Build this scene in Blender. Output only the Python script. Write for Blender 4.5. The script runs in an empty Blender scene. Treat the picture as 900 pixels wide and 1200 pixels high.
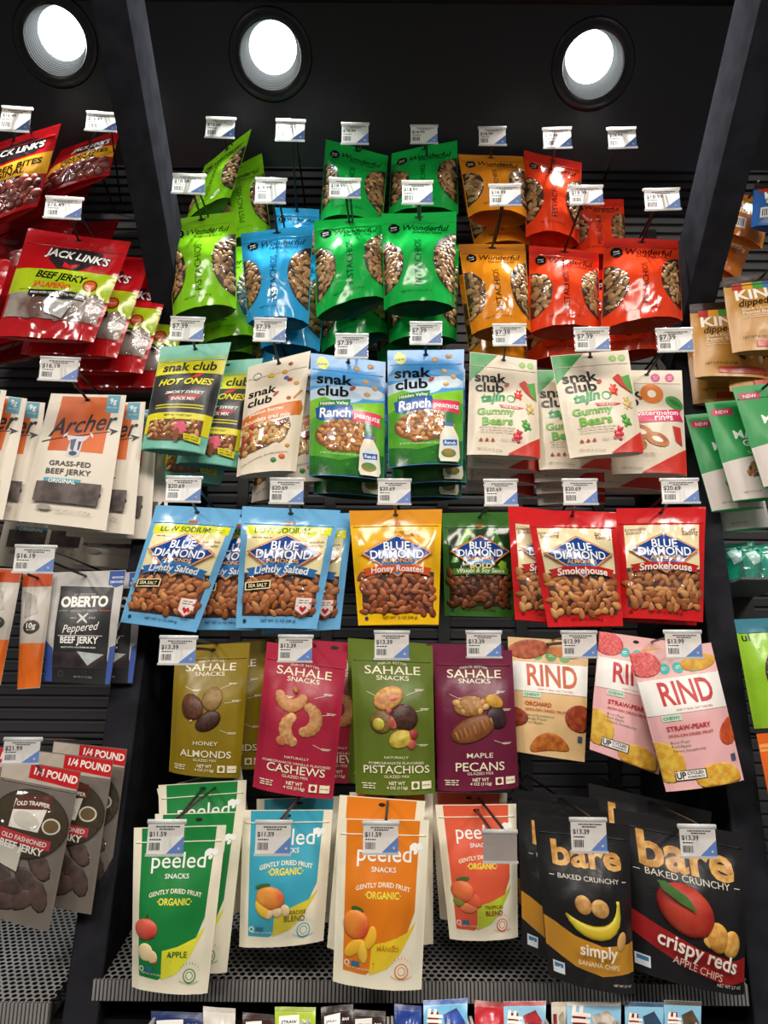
import bpy, bmesh, math, random
import numpy as np
from mathutils import Vector, Matrix, noise

S = bpy.context.scene
COL = S.collection

# ------------------------------------------------------------------ camera, world, lights, exposure
F_PX, TILT, ROLL, CAM_H = 900.0, math.radians(14.0), 0.008, 1.45
CAM = Vector((0.0, 0.0, CAM_H))
FWD = Vector((0, math.cos(TILT), math.sin(TILT)))
UP0 = Vector((0, -math.sin(TILT), math.cos(TILT)))
RT0 = Vector((1, 0, 0))
RT = (RT0 + UP0 * ROLL).normalized()
UP = (UP0 - RT0 * ROLL).normalized()
cam_data = bpy.data.cameras.new('camera')
cam_data.sensor_fit = 'VERTICAL'
cam_data.sensor_height = 36.0
cam_data.lens = 36.0 * F_PX / 1200.0
cam_data.clip_start = 0.02
cam = bpy.data.objects.new('camera', cam_data)
COL.objects.link(cam)
cam.matrix_world = Matrix(((RT.x, UP.x, -FWD.x, CAM.x), (RT.y, UP.y, -FWD.y, CAM.y),
                           (RT.z, UP.z, -FWD.z, CAM.z), (0, 0, 0, 1)))
S.camera = cam

world = bpy.data.worlds.new('world')
S.world = world
world.use_nodes = True
world.node_tree.nodes['Background'].inputs[0].default_value = (1.0, 0.96, 0.92, 1)
world.node_tree.nodes['Background'].inputs[1].default_value = 0.14

S.view_settings.view_transform = 'Standard'
S.view_settings.look = 'None'
S.view_settings.gamma = 1.0
S.view_settings.use_curve_mapping = False
S.view_settings.exposure = 0.0


def area_light(name, loc, target, w, h, power, col):
    d = bpy.data.lights.new(name, 'AREA')
    d.shape = 'RECTANGLE'
    d.size, d.size_y, d.energy, d.color = w, h, power, col
    o = bpy.data.objects.new(name, d)
    COL.objects.link(o)
    o.location = loc
    o.rotation_euler = (Vector(target) - Vector(loc)).to_track_quat('-Z', 'Y').to_euler()
    return o


# ceiling luminaires of the shop behind the photographer
area_light('shop_ceiling_light', (0.1, -0.55, 2.95), (0.05, 1.2, 1.3), 1.5, 0.35, 40, (1.0, 0.92, 0.82))
area_light('shop_ceiling_light', (-1.5, -1.2, 2.9), (-0.1, 1.2, 1.3), 0.4, 0.4, 24, (1.0, 0.93, 0.86))
area_light('shop_ceiling_light', (1.6, -1.2, 2.9), (0.1, 1.2, 1.3), 0.4, 0.4, 24, (1.0, 0.93, 0.86))


# ------------------------------------------------------------------ helpers
def ray(px, py):
    return FWD + RT * ((px - 450.0) / F_PX) + UP * ((600.0 - py) / F_PX)


def at(px, py, Y):
    d = ray(px, py)
    return CAM + d * (Y / d.y)


def lin(h):
    h = h.lstrip('#')
    r = []
    for i in (0, 2, 4):
        c = int(h[i:i + 2], 16) / 255.0
        r.append(c / 12.92 if c <= 0.04045 else ((c + 0.055) / 1.055) ** 2.4)
    return (r[0], r[1], r[2], 1.0)


MATS = {}


def mat(col, rough=0.3, metal=0.0, mottle=None, mscale=40.0, bump=0.0, bscale=60.0, emit=0.0, coat=0.0, trans=0.0, spec=0.5):
    key = (col, rough, metal, mottle, mscale, bump, bscale, emit, coat, trans, spec)
    if key in MATS:
        return MATS[key]
    m = bpy.data.materials.new('surface_' + col.lstrip('#'))
    m.use_nodes = True
    nt = m.node_tree
    b = nt.nodes['Principled BSDF']
    b.inputs['Base Color'].default_value = lin(col)
    b.inputs['Roughness'].default_value = rough
    b.inputs['Metallic'].default_value = metal
    b.inputs['Coat Weight'].default_value = coat
    b.inputs['Specular IOR Level'].default_value = spec
    tc = None
    if mottle or bump:
        tc = nt.nodes.new('ShaderNodeTexCoord')
    if mottle:
        n = nt.nodes.new('ShaderNodeTexNoise')
        n.inputs['Scale'].default_value = mscale
        n.inputs['Detail'].default_value = 4
        r = nt.nodes.new('ShaderNodeValToRGB')
        r.color_ramp.elements[0].position = 0.38
        r.color_ramp.elements[1].position = 0.62
        r.color_ramp.elements[0].color = lin(col)
        r.color_ramp.elements[1].color = lin(mottle)
        nt.links.new(tc.outputs['Object'], n.inputs['Vector'])
        nt.links.new(n.outputs['Fac'], r.inputs['Fac'])
        nt.links.new(r.outputs['Color'], b.inputs['Base Color'])
    if bump:
        n2 = nt.nodes.new('ShaderNodeTexNoise')
        n2.inputs['Scale'].default_value = bscale
        n2.inputs['Detail'].default_value = 3
        n2.inputs['Distortion'].default_value = 0.6
        if bump >= 0.3:                      # creased foil
            n2.noise_type = 'RIDGED_MULTIFRACTAL'
            n2.inputs['Scale'].default_value = bscale * 0.55
            n2.inputs['Detail'].default_value = 1.5
            n2.inputs['Distortion'].default_value = 1.2
        bp = nt.nodes.new('ShaderNodeBump')
        bp.inputs['Strength'].default_value = bump
        bp.inputs['Distance'].default_value = 0.004
        nt.links.new(tc.outputs['Object'], n2.inputs['Vector'])
        nt.links.new(n2.outputs['Fac'], bp.inputs['Height'])
        nt.links.new(bp.outputs['Normal'], b.inputs['Normal'])
    if emit:
        b.inputs['Emission Color'].default_value = lin(col)
        b.inputs['Emission Strength'].default_value = emit
    if trans:
        out = nt.nodes['Material Output']
        t = nt.nodes.new('ShaderNodeBsdfTranslucent')
        t.inputs['Color'].default_value = lin(col)
        mx = nt.nodes.new('ShaderNodeMixShader')
        mx.inputs[0].default_value = trans
        nt.links.new(b.outputs[0], mx.inputs[1])
        nt.links.new(t.outputs[0], mx.inputs[2])
        nt.links.new(mx.outputs[0], out.inputs['Surface'])
    MATS[key] = m
    return m


def film_mat(name, gloss, tint='#ffffff', rough=0.12, bump=0.55, bscale=45.0):
    key = ('film', name)
    if key in MATS:
        return MATS[key]
    m = bpy.data.materials.new(name)
    m.use_nodes = True
    nt = m.node_tree
    nt.nodes.remove(nt.nodes['Principled BSDF'])
    out = nt.nodes['Material Output']
    tr = nt.nodes.new('ShaderNodeBsdfTransparent')
    tr.inputs[0].default_value = lin(tint)
    gl = nt.nodes.new('ShaderNodeBsdfGlossy')
    gl.inputs['Roughness'].default_value = rough
    tc = nt.nodes.new('ShaderNodeTexCoord')
    n2 = nt.nodes.new('ShaderNodeTexNoise')
    n2.inputs['Scale'].default_value = bscale
    n2.inputs['Detail'].default_value = 3
    n2.noise_type = 'RIDGED_MULTIFRACTAL'
    n2.inputs['Distortion'].default_value = 1.0
    bp = nt.nodes.new('ShaderNodeBump')
    bp.inputs['Strength'].default_value = bump
    bp.inputs['Distance'].default_value = 0.006
    nt.links.new(tc.outputs['Object'], n2.inputs['Vector'])
    nt.links.new(n2.outputs['Fac'], bp.inputs['Height'])
    nt.links.new(bp.outputs['Normal'], gl.inputs['Normal'])
    mx = nt.nodes.new('ShaderNodeMixShader')
    mx.inputs[0].default_value = gloss
    nt.links.new(tr.outputs[0], mx.inputs[1])
    nt.links.new(gl.outputs[0], mx.inputs[2])
    nt.links.new(mx.outputs[0], out.inputs['Surface'])
    MATS[key] = m
    return m


def tag(o, label=None, cat=None, group=None, kind=None):
    if label: o['label'] = label
    if cat: o['category'] = cat
    if group: o['group'] = group
    if kind: o['kind'] = kind
    return o


def empty(name, loc, label=None, cat=None, group=None):
    o = bpy.data.objects.new(name, None)
    o.empty_display_size = 0.02
    o.location = loc
    COL.objects.link(o)
    return tag(o, label, cat, group)


class Acc:
    """collects faces with materials, builds ONE mesh object"""
    def __init__(self):
        self.v, self.f, self.m, self.mats, self.s = [], [], [], [], []
        self.n = 0

    def add(self, verts, faces, material, smooth=True):
        if len(faces) == 0:
            return
        if material not in self.mats:
            self.mats.append(material)
        k = self.mats.index(material)
        b = self.n
        self.v.extend(tuple(map(float, p)) for p in verts)
        self.n += len(verts)
        for f in faces:
            self.f.append(tuple(int(i) + b for i in f))
            self.m.append(k)
            self.s.append(smooth)

    def merge(self, o):
        b = self.n
        ids = []
        for m in o.mats:
            if m not in self.mats:
                self.mats.append(m)
            ids.append(self.mats.index(m))
        self.v += o.v
        self.n += o.n
        self.f += [tuple(i + b for i in f) for f in o.f]
        self.m += [ids[k] for k in o.m]
        self.s += o.s

    def box(self, x0, y0, z0, x1, y1, z1, material):
        v = [(x, y, z) for x in (x0, x1) for y in (y0, y1) for z in (z0, z1)]
        self.add(v, [(0, 1, 3, 2), (4, 6, 7, 5), (0, 4, 5, 1), (2, 3, 7, 6), (0, 2, 6, 4), (1, 5, 7, 3)], material, False)

    def prism(self, quad, vec, material):
        """a quad (4 points) extruded along vec"""
        a = [Vector(p) for p in quad]
        b = [p + Vector(vec) for p in a]
        self.add(a + b, [(3, 2, 1, 0), (4, 5, 6, 7), (0, 1, 5, 4), (1, 2, 6, 5), (2, 3, 7, 6), (3, 0, 4, 7)], material, False)

    def tube(self, pts, r, material, sides=8):
        pts = [Vector(p) for p in pts]
        rings = []
        for i, p in enumerate(pts):
            d = (pts[min(i + 1, len(pts) - 1)] - pts[max(i - 1, 0)]).normalized()
            a = d.cross(Vector((0, 0, 1)))
            if a.length < 1e-3: a = d.cross(Vector((1, 0, 0)))
            a.normalize()
            c = a.cross(d)
            rings.append([p + (a * math.cos(t) + c * math.sin(t)) * r for t in [2 * math.pi * k / sides for k in range(sides)]])
        v = [q for ring in rings for q in ring]
        f = []
        for i in range(len(pts) - 1):
            for k in range(sides):
                f.append((i * sides + k, i * sides + (k + 1) % sides, (i + 1) * sides + (k + 1) % sides, (i + 1) * sides + k))
        f.append(tuple(range(sides))[::-1])
        f.append(tuple((len(pts) - 1) * sides + k for k in range(sides)))
        self.add(v, f, material, True)

    def lathe(self, prof, loc, axis, material, sides=40, smooth=True, shear=(0, 0, 0)):
        """profile (r, h) turned about axis through loc"""
        axis = Vector(axis).normalized()
        a = axis.cross(Vector((1, 0, 0))).normalized()
        c = axis.cross(a)
        v, f = [], []
        for r, h in prof:
            for k in range(sides):
                t = 2 * math.pi * k / sides
                v.append(Vector(loc) + (axis + Vector(shear)) * h + (a * math.cos(t) + c * math.sin(t)) * r)
        for i in range(len(prof) - 1):
            for k in range(sides):
                f.append((i * sides + k, i * sides + (k + 1) % sides, (i + 1) * sides + (k + 1) % sides, (i + 1) * sides + k))
        self.add(v, f, material, smooth)

    def build(self, name, parent=None, origin=(0, 0, 0)):
        if not self.f:
            return None
        me = bpy.data.meshes.new(name)
        o3 = Vector(origin)
        me.from_pydata([(p[0] - o3.x, p[1] - o3.y, p[2] - o3.z) for p in self.v], [], self.f)
        for m in self.mats:
            me.materials.append(m)
        me.polygons.foreach_set('material_index', self.m)
        me.polygons.foreach_set('use_smooth', self.s)
        me.update()
        o = bpy.data.objects.new(name, me)
        COL.objects.link(o)
        if parent is not None:
            o.parent = parent
        else:
            o.location = o3
        return o


TEXT = {}
DG = None


def text_mesh(s, bold, shear, res=3):
    key = (s, round(bold, 3), shear, res)
    if key in TEXT:
        return TEXT[key]
    cu = bpy.data.curves.new('t', 'FONT')
    cu.body = s
    cu.size = 1.0
    cu.offset = bold
    cu.shear = shear
    cu.resolution_u = res
    cu.fill_mode = 'FRONT'
    o = bpy.data.objects.new('t', cu)
    COL.objects.link(o)
    dg = bpy.context.evaluated_depsgraph_get()
    me = bpy.data.meshes.new_from_object(o.evaluated_get(dg))
    v = np.array([(p.co.x, p.co.y) for p in me.vertices], dtype=float).reshape(-1, 2)
    f = [tuple(p.vertices) for p in me.polygons]
    bpy.data.objects.remove(o)
    bpy.data.meshes.remove(me)
    bpy.data.curves.remove(cu)
    if len(v):
        v[:, 0] -= (v[:, 0].min() + v[:, 0].max()) / 2
        v[:, 1] -= (v[:, 1].min() + v[:, 1].max()) / 2
    TEXT[key] = (v, f)
    return TEXT[key]


def sm(a, b, x):
    t = np.clip((x - a) / (b - a), 0, 1)
    return t * t * (3 - 2 * t)


def ico(sub):
    bm = bmesh.new()
    bmesh.ops.create_icosphere(bm, subdivisions=sub, radius=1.0)
    v = np.array([tuple(p.co) for p in bm.verts])
    bm.verts.index_update()
    f = [tuple(p.index for p in q.verts) for q in bm.faces]
    bm.free()
    return v, f


ICO = ico(2)
ICO3 = ico(3)
FILM = film_mat('clear_window_film', 0.07)


# ------------------------------------------------------------------ a hanging pouch
class Bag:
    NU, NV = 28, 38

    def __init__(self, name, label, cat, group, corners, Y, T=0.03, col='#888888', header=None, hv=0.12, gusset=None,
                 gb=0.8, sag=0.0, wr=0.0011, seed=0, rough=0.27, dy=(0, 0, 0, 0), bump=0.12, zipper=True, hole=True, back=None, top=0.0, bscale=60.0):
        """corners: pixels TL, TR, BR, BL; Y: depth of the pouch plane; dy: depth offset per corner"""
        self.args = (name, group)
        C = [at(c[0], c[1], Y + d) for c, d in zip(corners, dy)]
        TL, TR, BR, BL = [np.array(c) for c in C]
        self.O = (TL + TR) / 2
        self.W = (np.linalg.norm(TR - TL) + np.linalg.norm(BR - BL)) / 2
        self.H = (np.linalg.norm(TL - BL) + np.linalg.norm(TR - BR)) / 2
        n = np.cross(((TR + BR) - (TL + BL)), ((TL + TR) - (BL + BR)))
        n /= np.linalg.norm(n)
        if n[1] > 0: n = -n
        self.N = n
        self.ax = ((BL + BR) - (TL + TR)) / 2
        self.ax /= np.linalg.norm(self.ax)
        NU, NV = self.NU, self.NV
        u = np.linspace(0, 1, NU + 1)[None, :].repeat(NV + 1, 0)
        v = np.linspace(0, 1, NV + 1)[:, None].repeat(NU + 1, 1)
        base = (TL[None, None] * ((1 - u) * (1 - v))[..., None] + TR * (u * (1 - v))[..., None]
                + BR * (u * v)[..., None] + BL * ((1 - u) * v)[..., None])
        h = np.clip(1 - np.abs(2 * u - 1) ** 2.2, 0, 1) ** 0.8 * sm(0.0, 0.06, u) * sm(0, 0.06, 1 - u)
        g = sm(0.06, 0.55, v) * (1 - (1 - gb) * sm(0.72, 1.0, v))
        com = np.zeros_like(u); ind = np.zeros_like(u)
        for j in range(NV + 1):
            for i in range(NU + 1):
                p, q = u[j, i], v[j, i]
                com[j, i] = noise.noise((p * 1.3 + seed * 7.1, q * 1.6, seed * 3.3))
                a = noise.noise((p * 3.1 + seed, q * 3.6 - seed, seed * 1.7))
                b = noise.noise((p * 5.5 - seed * 2, q * 4.2 + p * 3, seed * 2.9))
                ind[j, i] = a * 0.9 + (0.5 - abs(b) * 2.2) * 0.7
        mask = 0.25 + 0.75 * np.clip(h * 1.5, 0, 1)
        com *= (2.2 * wr)
        ind *= wr * mask * sm(0.0, 0.2, v)
        sagd = sag * h * sm(0.75, 1.0, v)
        fr = base + n * ((T / 2) * g * h + com + ind)[..., None] + self.ax * sagd[..., None]
        bk = base + n * (-(T / 2) * g * h + com - 0.0005)[..., None] + self.ax * sagd[..., None]
        self.F, self.B = fr, bk
        self.col = col
        self.bump, self.rough, self.bscale = bump, rough, bscale
        self.layer = 0.00028
        self.pr, self.le, self.nu, self.fi, self.lo = Acc(), Acc(), Acc(), Acc(), Acc()
        self.root = empty(name, self.O, label, cat, group)
        bm_ = self.m(col)
        hm = self.m(header) if header else bm_
        gm = self.m(gusset) if gusset else bm_
        bkm = self.m(back) if back else bm_
        jz = max(1, int(round(hv * NV)))
        self.hv = hv

        def grid(A, j0, j1, flip=False):
            vv = A[j0:j1 + 1].reshape(-1, 3)
            w = NU + 1
            ff = []
            for j in range(j1 - j0):
                for i in range(NU):
                    q = (j * w + i, (j + 1) * w + i, (j + 1) * w + i + 1, j * w + i + 1)
                    ff.append(q[::-1] if flip else q)
            return vv, ff
        a = Acc()
        a.add(*grid(fr, jz, NV), bm_)
        a.add(*grid(bk, jz, NV, True), bkm)
        self.po = a                          # the print is added to the pouch itself in done()
        a = Acc()
        a.add(*grid(fr, 0, jz), hm)
        a.add(*grid(bk, 0, jz, True), hm)
        e = [fr[0], bk[0]]
        vv = np.concatenate(e)
        a.add(vv, [(i, i + 1, NU + 2 + i, NU + 1 + i) for i in range(NU)], hm, False)
        if hole:
            r = self.ell_pts(0.5, 0.045, 0.055 if hole is True else hole, 0.013, 20)
            vv, ff = self.poly_faces(r)
            a.add(self.map(vv, 0.0006), ff, mat('#050505', 0.6))
        a.build('header', self.root, self.O)
        # bottom gusset
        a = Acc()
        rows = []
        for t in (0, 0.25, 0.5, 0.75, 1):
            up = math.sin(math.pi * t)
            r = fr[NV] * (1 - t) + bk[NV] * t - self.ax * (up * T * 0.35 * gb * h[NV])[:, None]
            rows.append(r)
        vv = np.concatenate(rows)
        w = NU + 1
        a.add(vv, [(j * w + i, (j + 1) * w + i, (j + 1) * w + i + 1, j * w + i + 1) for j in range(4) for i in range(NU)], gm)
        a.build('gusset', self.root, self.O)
        if zipper:
            a = Acc()
            pts = self.map(np.array([(t, hv + 0.012) for t in np.linspace(0.03, 0.97, 24)]), 0.0004)
            a.tube(pts, 0.0008, hm, 6)
            a.build('zip_closure', self.root, self.O)

    def m(self, c, **k):
        return mat(c, self.rough, bump=self.bump, bscale=self.bscale, **k) if c else None

    # --- surface lookup
    def map(self, uv, off):
        uv = np.asarray(uv, dtype=float)
        x = np.clip(uv[:, 0], 0, 1) * self.NU
        y = np.clip(uv[:, 1], 0, 1) * self.NV
        i = np.minimum(x.astype(int), self.NU - 1)
        j = np.minimum(y.astype(int), self.NV - 1)
        a = (x - i)[:, None]; b = (y - j)[:, None]
        F = self.F
        p = F[j, i] * (1 - a) * (1 - b) + F[j, i + 1] * a * (1 - b) + F[j + 1, i] * (1 - a) * b + F[j + 1, i + 1] * a * b
        return p + self.N * off

    def cut(self, bm):
        us = [v.co.x for v in bm.verts]; vs = [v.co.y for v in bm.verts]
        if not us: return
        lo, hi = (min(us), min(vs)), (max(us), max(vs))
        E = 0.006
        for ax, (a, b, n) in enumerate(((lo[0], hi[0], self.NU), (lo[1], hi[1], self.NV))):
            no = (1, 0, 0) if ax == 0 else (0, 1, 0)
            if a < E:
                co = (E, 0, 0) if ax == 0 else (0, E, 0)
                bmesh.ops.bisect_plane(bm, geom=bm.verts[:] + bm.edges[:] + bm.faces[:], dist=1e-7, plane_co=co, plane_no=no, clear_inner=True)
            if b > 1 - E:
                co = (1 - E, 0, 0) if ax == 0 else (0, 1 - E, 0)
                bmesh.ops.bisect_plane(bm, geom=bm.verts[:] + bm.edges[:] + bm.faces[:], dist=1e-7, plane_co=co, plane_no=no, clear_outer=True)
            for k in range(max(1, math.ceil(a * n)), min(n, math.floor(b * n) + 1)):
                t = k / n
                if a < t < b:
                    co = (t, 0, 0) if ax == 0 else (0, t, 0)
                    bmesh.ops.bisect_plane(bm, geom=bm.verts[:] + bm.edges[:] + bm.faces[:], dist=1e-7, plane_co=co, plane_no=no)

    def finish(self, bm):
        self.cut(bm)
        bm.verts.index_update()
        v = np.array([(p.co.x, p.co.y) for p in bm.verts]).reshape(-1, 2)
        f = []
        for q in bm.faces:
            ids = [p.index for p in q.verts]
            q.normal_update()
            f.append(tuple(ids if q.normal.z < 0 else ids[::-1]))
        bm.free()
        return v, f

    def poly_faces(self, pts):
        bm = bmesh.new()
        vs = [bm.verts.new((p[0], p[1], 0)) for p in pts]
        bm.faces.new(vs)
        bmesh.ops.triangulate(bm, faces=bm.faces[:])
        return self.finish(bm)

    def ell_pts(self, cu, cv, ru, rv, n=28, rot=0.0):
        """ru in widths, rv in heights; rot in degrees in true proportions"""
        r = math.radians(rot)
        A, B = ru * self.W, rv * self.H
        out = []
        for k in range(n):
            t = 2 * math.pi * k / n
            x, y = A * math.cos(t), B * math.sin(t)
            out.append((cu + (x * math.cos(r) - y * math.sin(r)) / self.W, cv + (x * math.sin(r) + y * math.cos(r)) / self.H))
        return out

    # --- printing
    def poly(self, pts, c, acc=None, **k):
        v, f = self.poly_faces(pts)
        self.layer += 0.00005
        if len(v):
            (acc or self.pr).add(self.map(v, self.layer), f, self.m(c, **k))

    def rect(self, u0, v0, u1, v1, c, **k):
        self.poly([(u0, v0), (u1, v0), (u1, v1), (u0, v1)], c, **k)

    def ell(self, cu, cv, ru, rv, c, rot=0, **k):
        self.poly(self.ell_pts(cu, cv, ru, rv, rot=rot), c, **k)

    def circ(self, cu, cv, r, c, **k):
        self.poly(self.ell_pts(cu, cv, r, r * self.W / self.H), c, **k)

    def star(self, cu, cv, r, c, n=14):
        self.poly([(cu + r * (1 if k % 2 else 0.78) * math.cos(math.pi * k / n), cv + r * (1 if k % 2 else 0.78) * math.sin(math.pi * k / n) * self.W / self.H) for k in range(2 * n)], c)

    def txt(self, s, cu, cv, w, c, bold=0.0, shear=0.0, rot=0.0, arc=0.0, hs=1.0, res=3, outline=None, ow=0.05, **k):
        """text of width w (bag widths) centred at cu, cv; rot degrees anticlockwise; arc bends; hs stretches the height"""
        if outline:
            self.txt(s, cu, cv, w * (1 + ow * 0.5), outline, bold + ow, shear, rot, arc, hs, res)
        v, f = text_mesh(s, bold, shear, res)
        if len(v) == 0: return
        v = v.copy()
        tw = v[:, 0].max() - v[:, 0].min()
        sc = w * self.W / tw
        v *= sc
        v[:, 1] *= hs
        if arc:
            v[:, 1] += -arc * v[:, 0] ** 2 / (w * self.W)
        r = math.radians(rot)
        x = v[:, 0] * math.cos(r) - v[:, 1] * math.sin(r)
        y = v[:, 0] * math.sin(r) + v[:, 1] * math.cos(r)
        uu = cu + x / self.W
        vv = cv - y / self.H
        bm = bmesh.new()
        bv = [bm.verts.new((a, b, 0)) for a, b in zip(uu, vv)]
        for q in f:
            try: bm.faces.new([bv[i] for i in q])
            except ValueError: pass
        V, Fc = self.finish(bm)
        self.layer += 0.00005
        if len(V):
            self.le.add(self.map(V, self.layer + 0.0002), Fc, self.m(c, **k))

    def lines(self, cu, v0, w, n, dv, c, hgt=0.006, seed=1):
        """rows of print too small to read: short dashes"""
        r = random.Random(seed)
        for i in range(n):
            ww = w * r.uniform(0.8, 1)
            x = cu - ww / 2
            while x < cu + ww / 2:
                d = r.uniform(0.03, 0.07)
                self.rect(x, v0 + i * dv, min(x + d, cu + ww / 2), v0 + i * dv + hgt, c)
                x += d + 0.012

    def lump(self, cu, cv, ru, rv, c, rot=0, th=0.25, taper=0.0, bend=0.0, mottle=None, acc=None, hi=False, ms=120.0, rough=0.5):
        """a printed/pressed fruit or nut: a flattened ellipsoid on the surface"""
        iv, f = ICO3 if hi else ICO
        p = iv.copy()
        A, B = ru * self.W, rv * self.H
        x = p[:, 0] * A
        y = p[:, 1] * B * (1 + taper * p[:, 0])
        y = y + bend * A * (p[:, 0] ** 2 - 0.4)
        r = math.radians(rot)
        xx = x * math.cos(r) - y * math.sin(r)
        yy = x * math.sin(r) + y * math.cos(r)
        uv = np.stack([cu + xx / self.W, cv + yy / self.H], 1)
        off = p[:, 2] * min(A, B) * th
        pos = self.map(uv, 0.0006) + self.N[None] * off[:, None]
        (acc or self.pr).add(pos, f, mat(c, rough, mottle=mottle, mscale=ms))

    def nuts(self, inside, box, size, cols, aspect=0.6, back='#3a1d0d', taper=0.3, seed=1, gap=0.72, film=True, outline=None, th=0.55, mottle=None, slit=None):
        """window of nuts: inside(u, v) -> bool; size = nut half length in metres"""
        rnd = random.Random(seed)
        if outline is not None:
            v, f = self.poly_faces(outline)
            self.layer += 0.00005
            self.nu.add(self.map(v, self.layer), f, mat(back, 0.5))
        u0, v0, u1, v1 = box
        su = size * gap * 2 / self.W
        sv = size * gap * 1.45 / self.H
        row = 0
        y = v0 + sv * 0.3
        while y < v1:
            x = u0 + (su / 2 if row % 2 else 0)
            while x < u1 + su * 0.3:
                a = x + rnd.uniform(-.25, .25) * su
                b = y + rnd.uniform(-.25, .25) * sv
                if inside(a, b) and 0.04 < a < 0.96:
                    s = size * rnd.uniform(0.85, 1.12)
                    rot, tk = rnd.uniform(-90, 90), th * rnd.uniform(.7, 1.2)
                    ar_ = aspect * rnd.uniform(.85, 1.1)
                    self.lump(a, b, s / self.W, s * ar_ / self.H, rnd.choice(cols), rot, tk, taper, acc=self.nu, rough=0.42, mottle=mottle)
                    if slit and rnd.random() < 0.7:
                        self.lump(a, b, s * 0.80 / self.W, s * ar_ * 0.16 / self.H, slit, rot + rnd.uniform(-6, 6), tk * 6.9, 0, acc=self.nu, rough=0.6)
                x += su
            y += sv
            row += 1
        if film and outline is not None:
            v, f = self.poly_faces(outline)
            self.fi.add(self.map(v, 0.004 * th / 0.55 * size / 0.008 + 0.0012), f, FILM)

    def cover(self, outline, off=0.0012):
        v, f = self.poly_faces(outline)
        self.fi.add(self.map(v, off), f, FILM)

    def done(self, nut='nut_fill'):
        for src in (self.pr, self.le):
            self.po.merge(src)
        self.po.build('pouch', self.root, self.O)
        self.flush(nut)
        return self

    def flush(self, nut):
        w = self.fi.build('window_film', self.root, self.O)
        n = self.nu.build(nut, w if w else self.root, self.O)
        if n is not None:
            n['kind'] = 'stuff'
        self.fi, self.nu = Acc(), Acc()

    def hole_point(self):
        return Vector(self.map(np.array([(0.5, 0.045)]), 0.0)[0])


def clone(bag, off, rot=(0, 0, 0), label=None, skip=('zip_closure',), group=None):
    """a copy of a pouch with copies of its parts and sub-parts, moved by off"""
    src = bag.root if isinstance(bag, Bag) else bag
    r = src.copy()
    COL.objects.link(r)
    r.location = src.location + Vector(off)
    r.rotation_euler = rot
    if label: r['label'] = label
    if group: r['group'] = group
    for ch in list(src.children):
        if ch.name.split('.')[0] in skip: continue
        c = ch.copy()
        COL.objects.link(c)
        c.parent = r
        for gch in ch.children:
            d = gch.copy()
            COL.objects.link(d)
            d.parent = c
    return r

# ------------------------------------------------------------------ the setting
BLACK = mat('#0b0b0d', 0.38)
PANEL = mat('#232327', 0.7, mottle='#29292e', mscale=30, spec=0.0)
DARK = mat('#050506', 0.5)
SLATM = mat('#3a3a3d', 0.45)
STEEL = mat('#a8a6a4', 0.42, metal=0.45)
YB = 1.55                                   # slatted back wall
S_Y, S_H = 1.40, 1.10                       # lower edge of the sloping soffit (depth, height above the eye)
zc = CAM_H


def structure(a, name):
    return tag(a.build(name), kind='structure')


a = Acc()
a.box(-1.6, -3.0, -0.02, 1.7, 1.75, 0.0, mat('#4a4744', 0.4, mottle='#55514d', mscale=3))
structure(a, 'floor')
a = Acc()                                   # ribbed slat wall: profile of slats running sideways
prof = []
z = 0.95
while z < 2.74:
    prof += [(YB, z), (YB, z + 0.004), (YB - 0.007, z + 0.006), (YB - 0.009, z + 0.018), (YB, z + 0.021)]
    z += 0.023
v = [(x, p[0], p[1]) for p in prof for x in (-1.3, 1.4)]
a.add(v, [(2 * i, 2 * i + 1, 2 * i + 3, 2 * i + 2) for i in range(len(prof) - 1)], SLATM, False)
a.box(-1.3, YB + 0.001, 0.0, 1.4, YB + 0.03, 3.0, DARK)
structure(a, 'wall_back')


def on_soffit(px, py):
    d = ray(px, py)
    # plane: y + (z - zc) = S_Y + S_H
    t = (S_Y + S_H) / (d.y + d.z)
    return CAM + d * t


LIGHTS = [on_soffit(65, 48), on_soffit(317, 65), on_soffit(695, 76), on_soffit(985, 120)]
NRM = Vector((0, -1, -1)).normalized()      # soffit faces down and to the front
ex, es = Vector((1, 0, 0)), Vector((0, -1, 1)).normalized()
s_top = 0.205
bm = bmesh.new()
p0 = Vector((0, S_Y, zc + S_H))
L = s_top * math.sqrt(2)
outer = [p0 + ex * x + es * s for x, s in ((-1.3, 0), (1.4, 0), (1.4, L), (-1.3, L))]
R_CAN = 0.061
loops = [outer] + [[c + (ex * math.cos(t) + es * math.sin(t)) * R_CAN for t in [2 * math.pi * k / 40 for k in range(40)]] for c in LIGHTS]
edges = []
for lp in loops:
    vs = [bm.verts.new(p) for p in lp]
    edges += [bm.edges.new((vs[i], vs[(i + 1) % len(vs)])) for i in range(len(vs))]
bmesh.ops.triangle_fill(bm, edges=edges, use_beauty=True, normal=NRM)
bm.verts.index_update()
a = Acc()
a.add([tuple(p.co) for p in bm.verts], [tuple(p.index for p in f.verts) for f in bm.faces], mat('#1a1a1d', 0.4), False)
bm.free()
top = p0 + es * L
a.box(-1.3, -0.10, top.z, 1.4, top.y, top.z + 0.03, mat('#0d0a0b', 0.5))  # front edge carried forward unseen, to keep shop light off the upper rows
a.box(-1.3, top.y, top.z + 0.03, 1.4, YB + 0.02, top.z + 0.05, DARK)  # unseen cover added against light leaking in behind the soffit
structure(a, 'ceiling')


def side_panel(name, quad, vec):
    a = Acc()
    a.prism(quad, vec, PANEL)
    o = structure(a, name)
    bv = o.modifiers.new('bevel', 'BEVEL')
    bv.width, bv.segments = 0.003, 2
    return o


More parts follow.
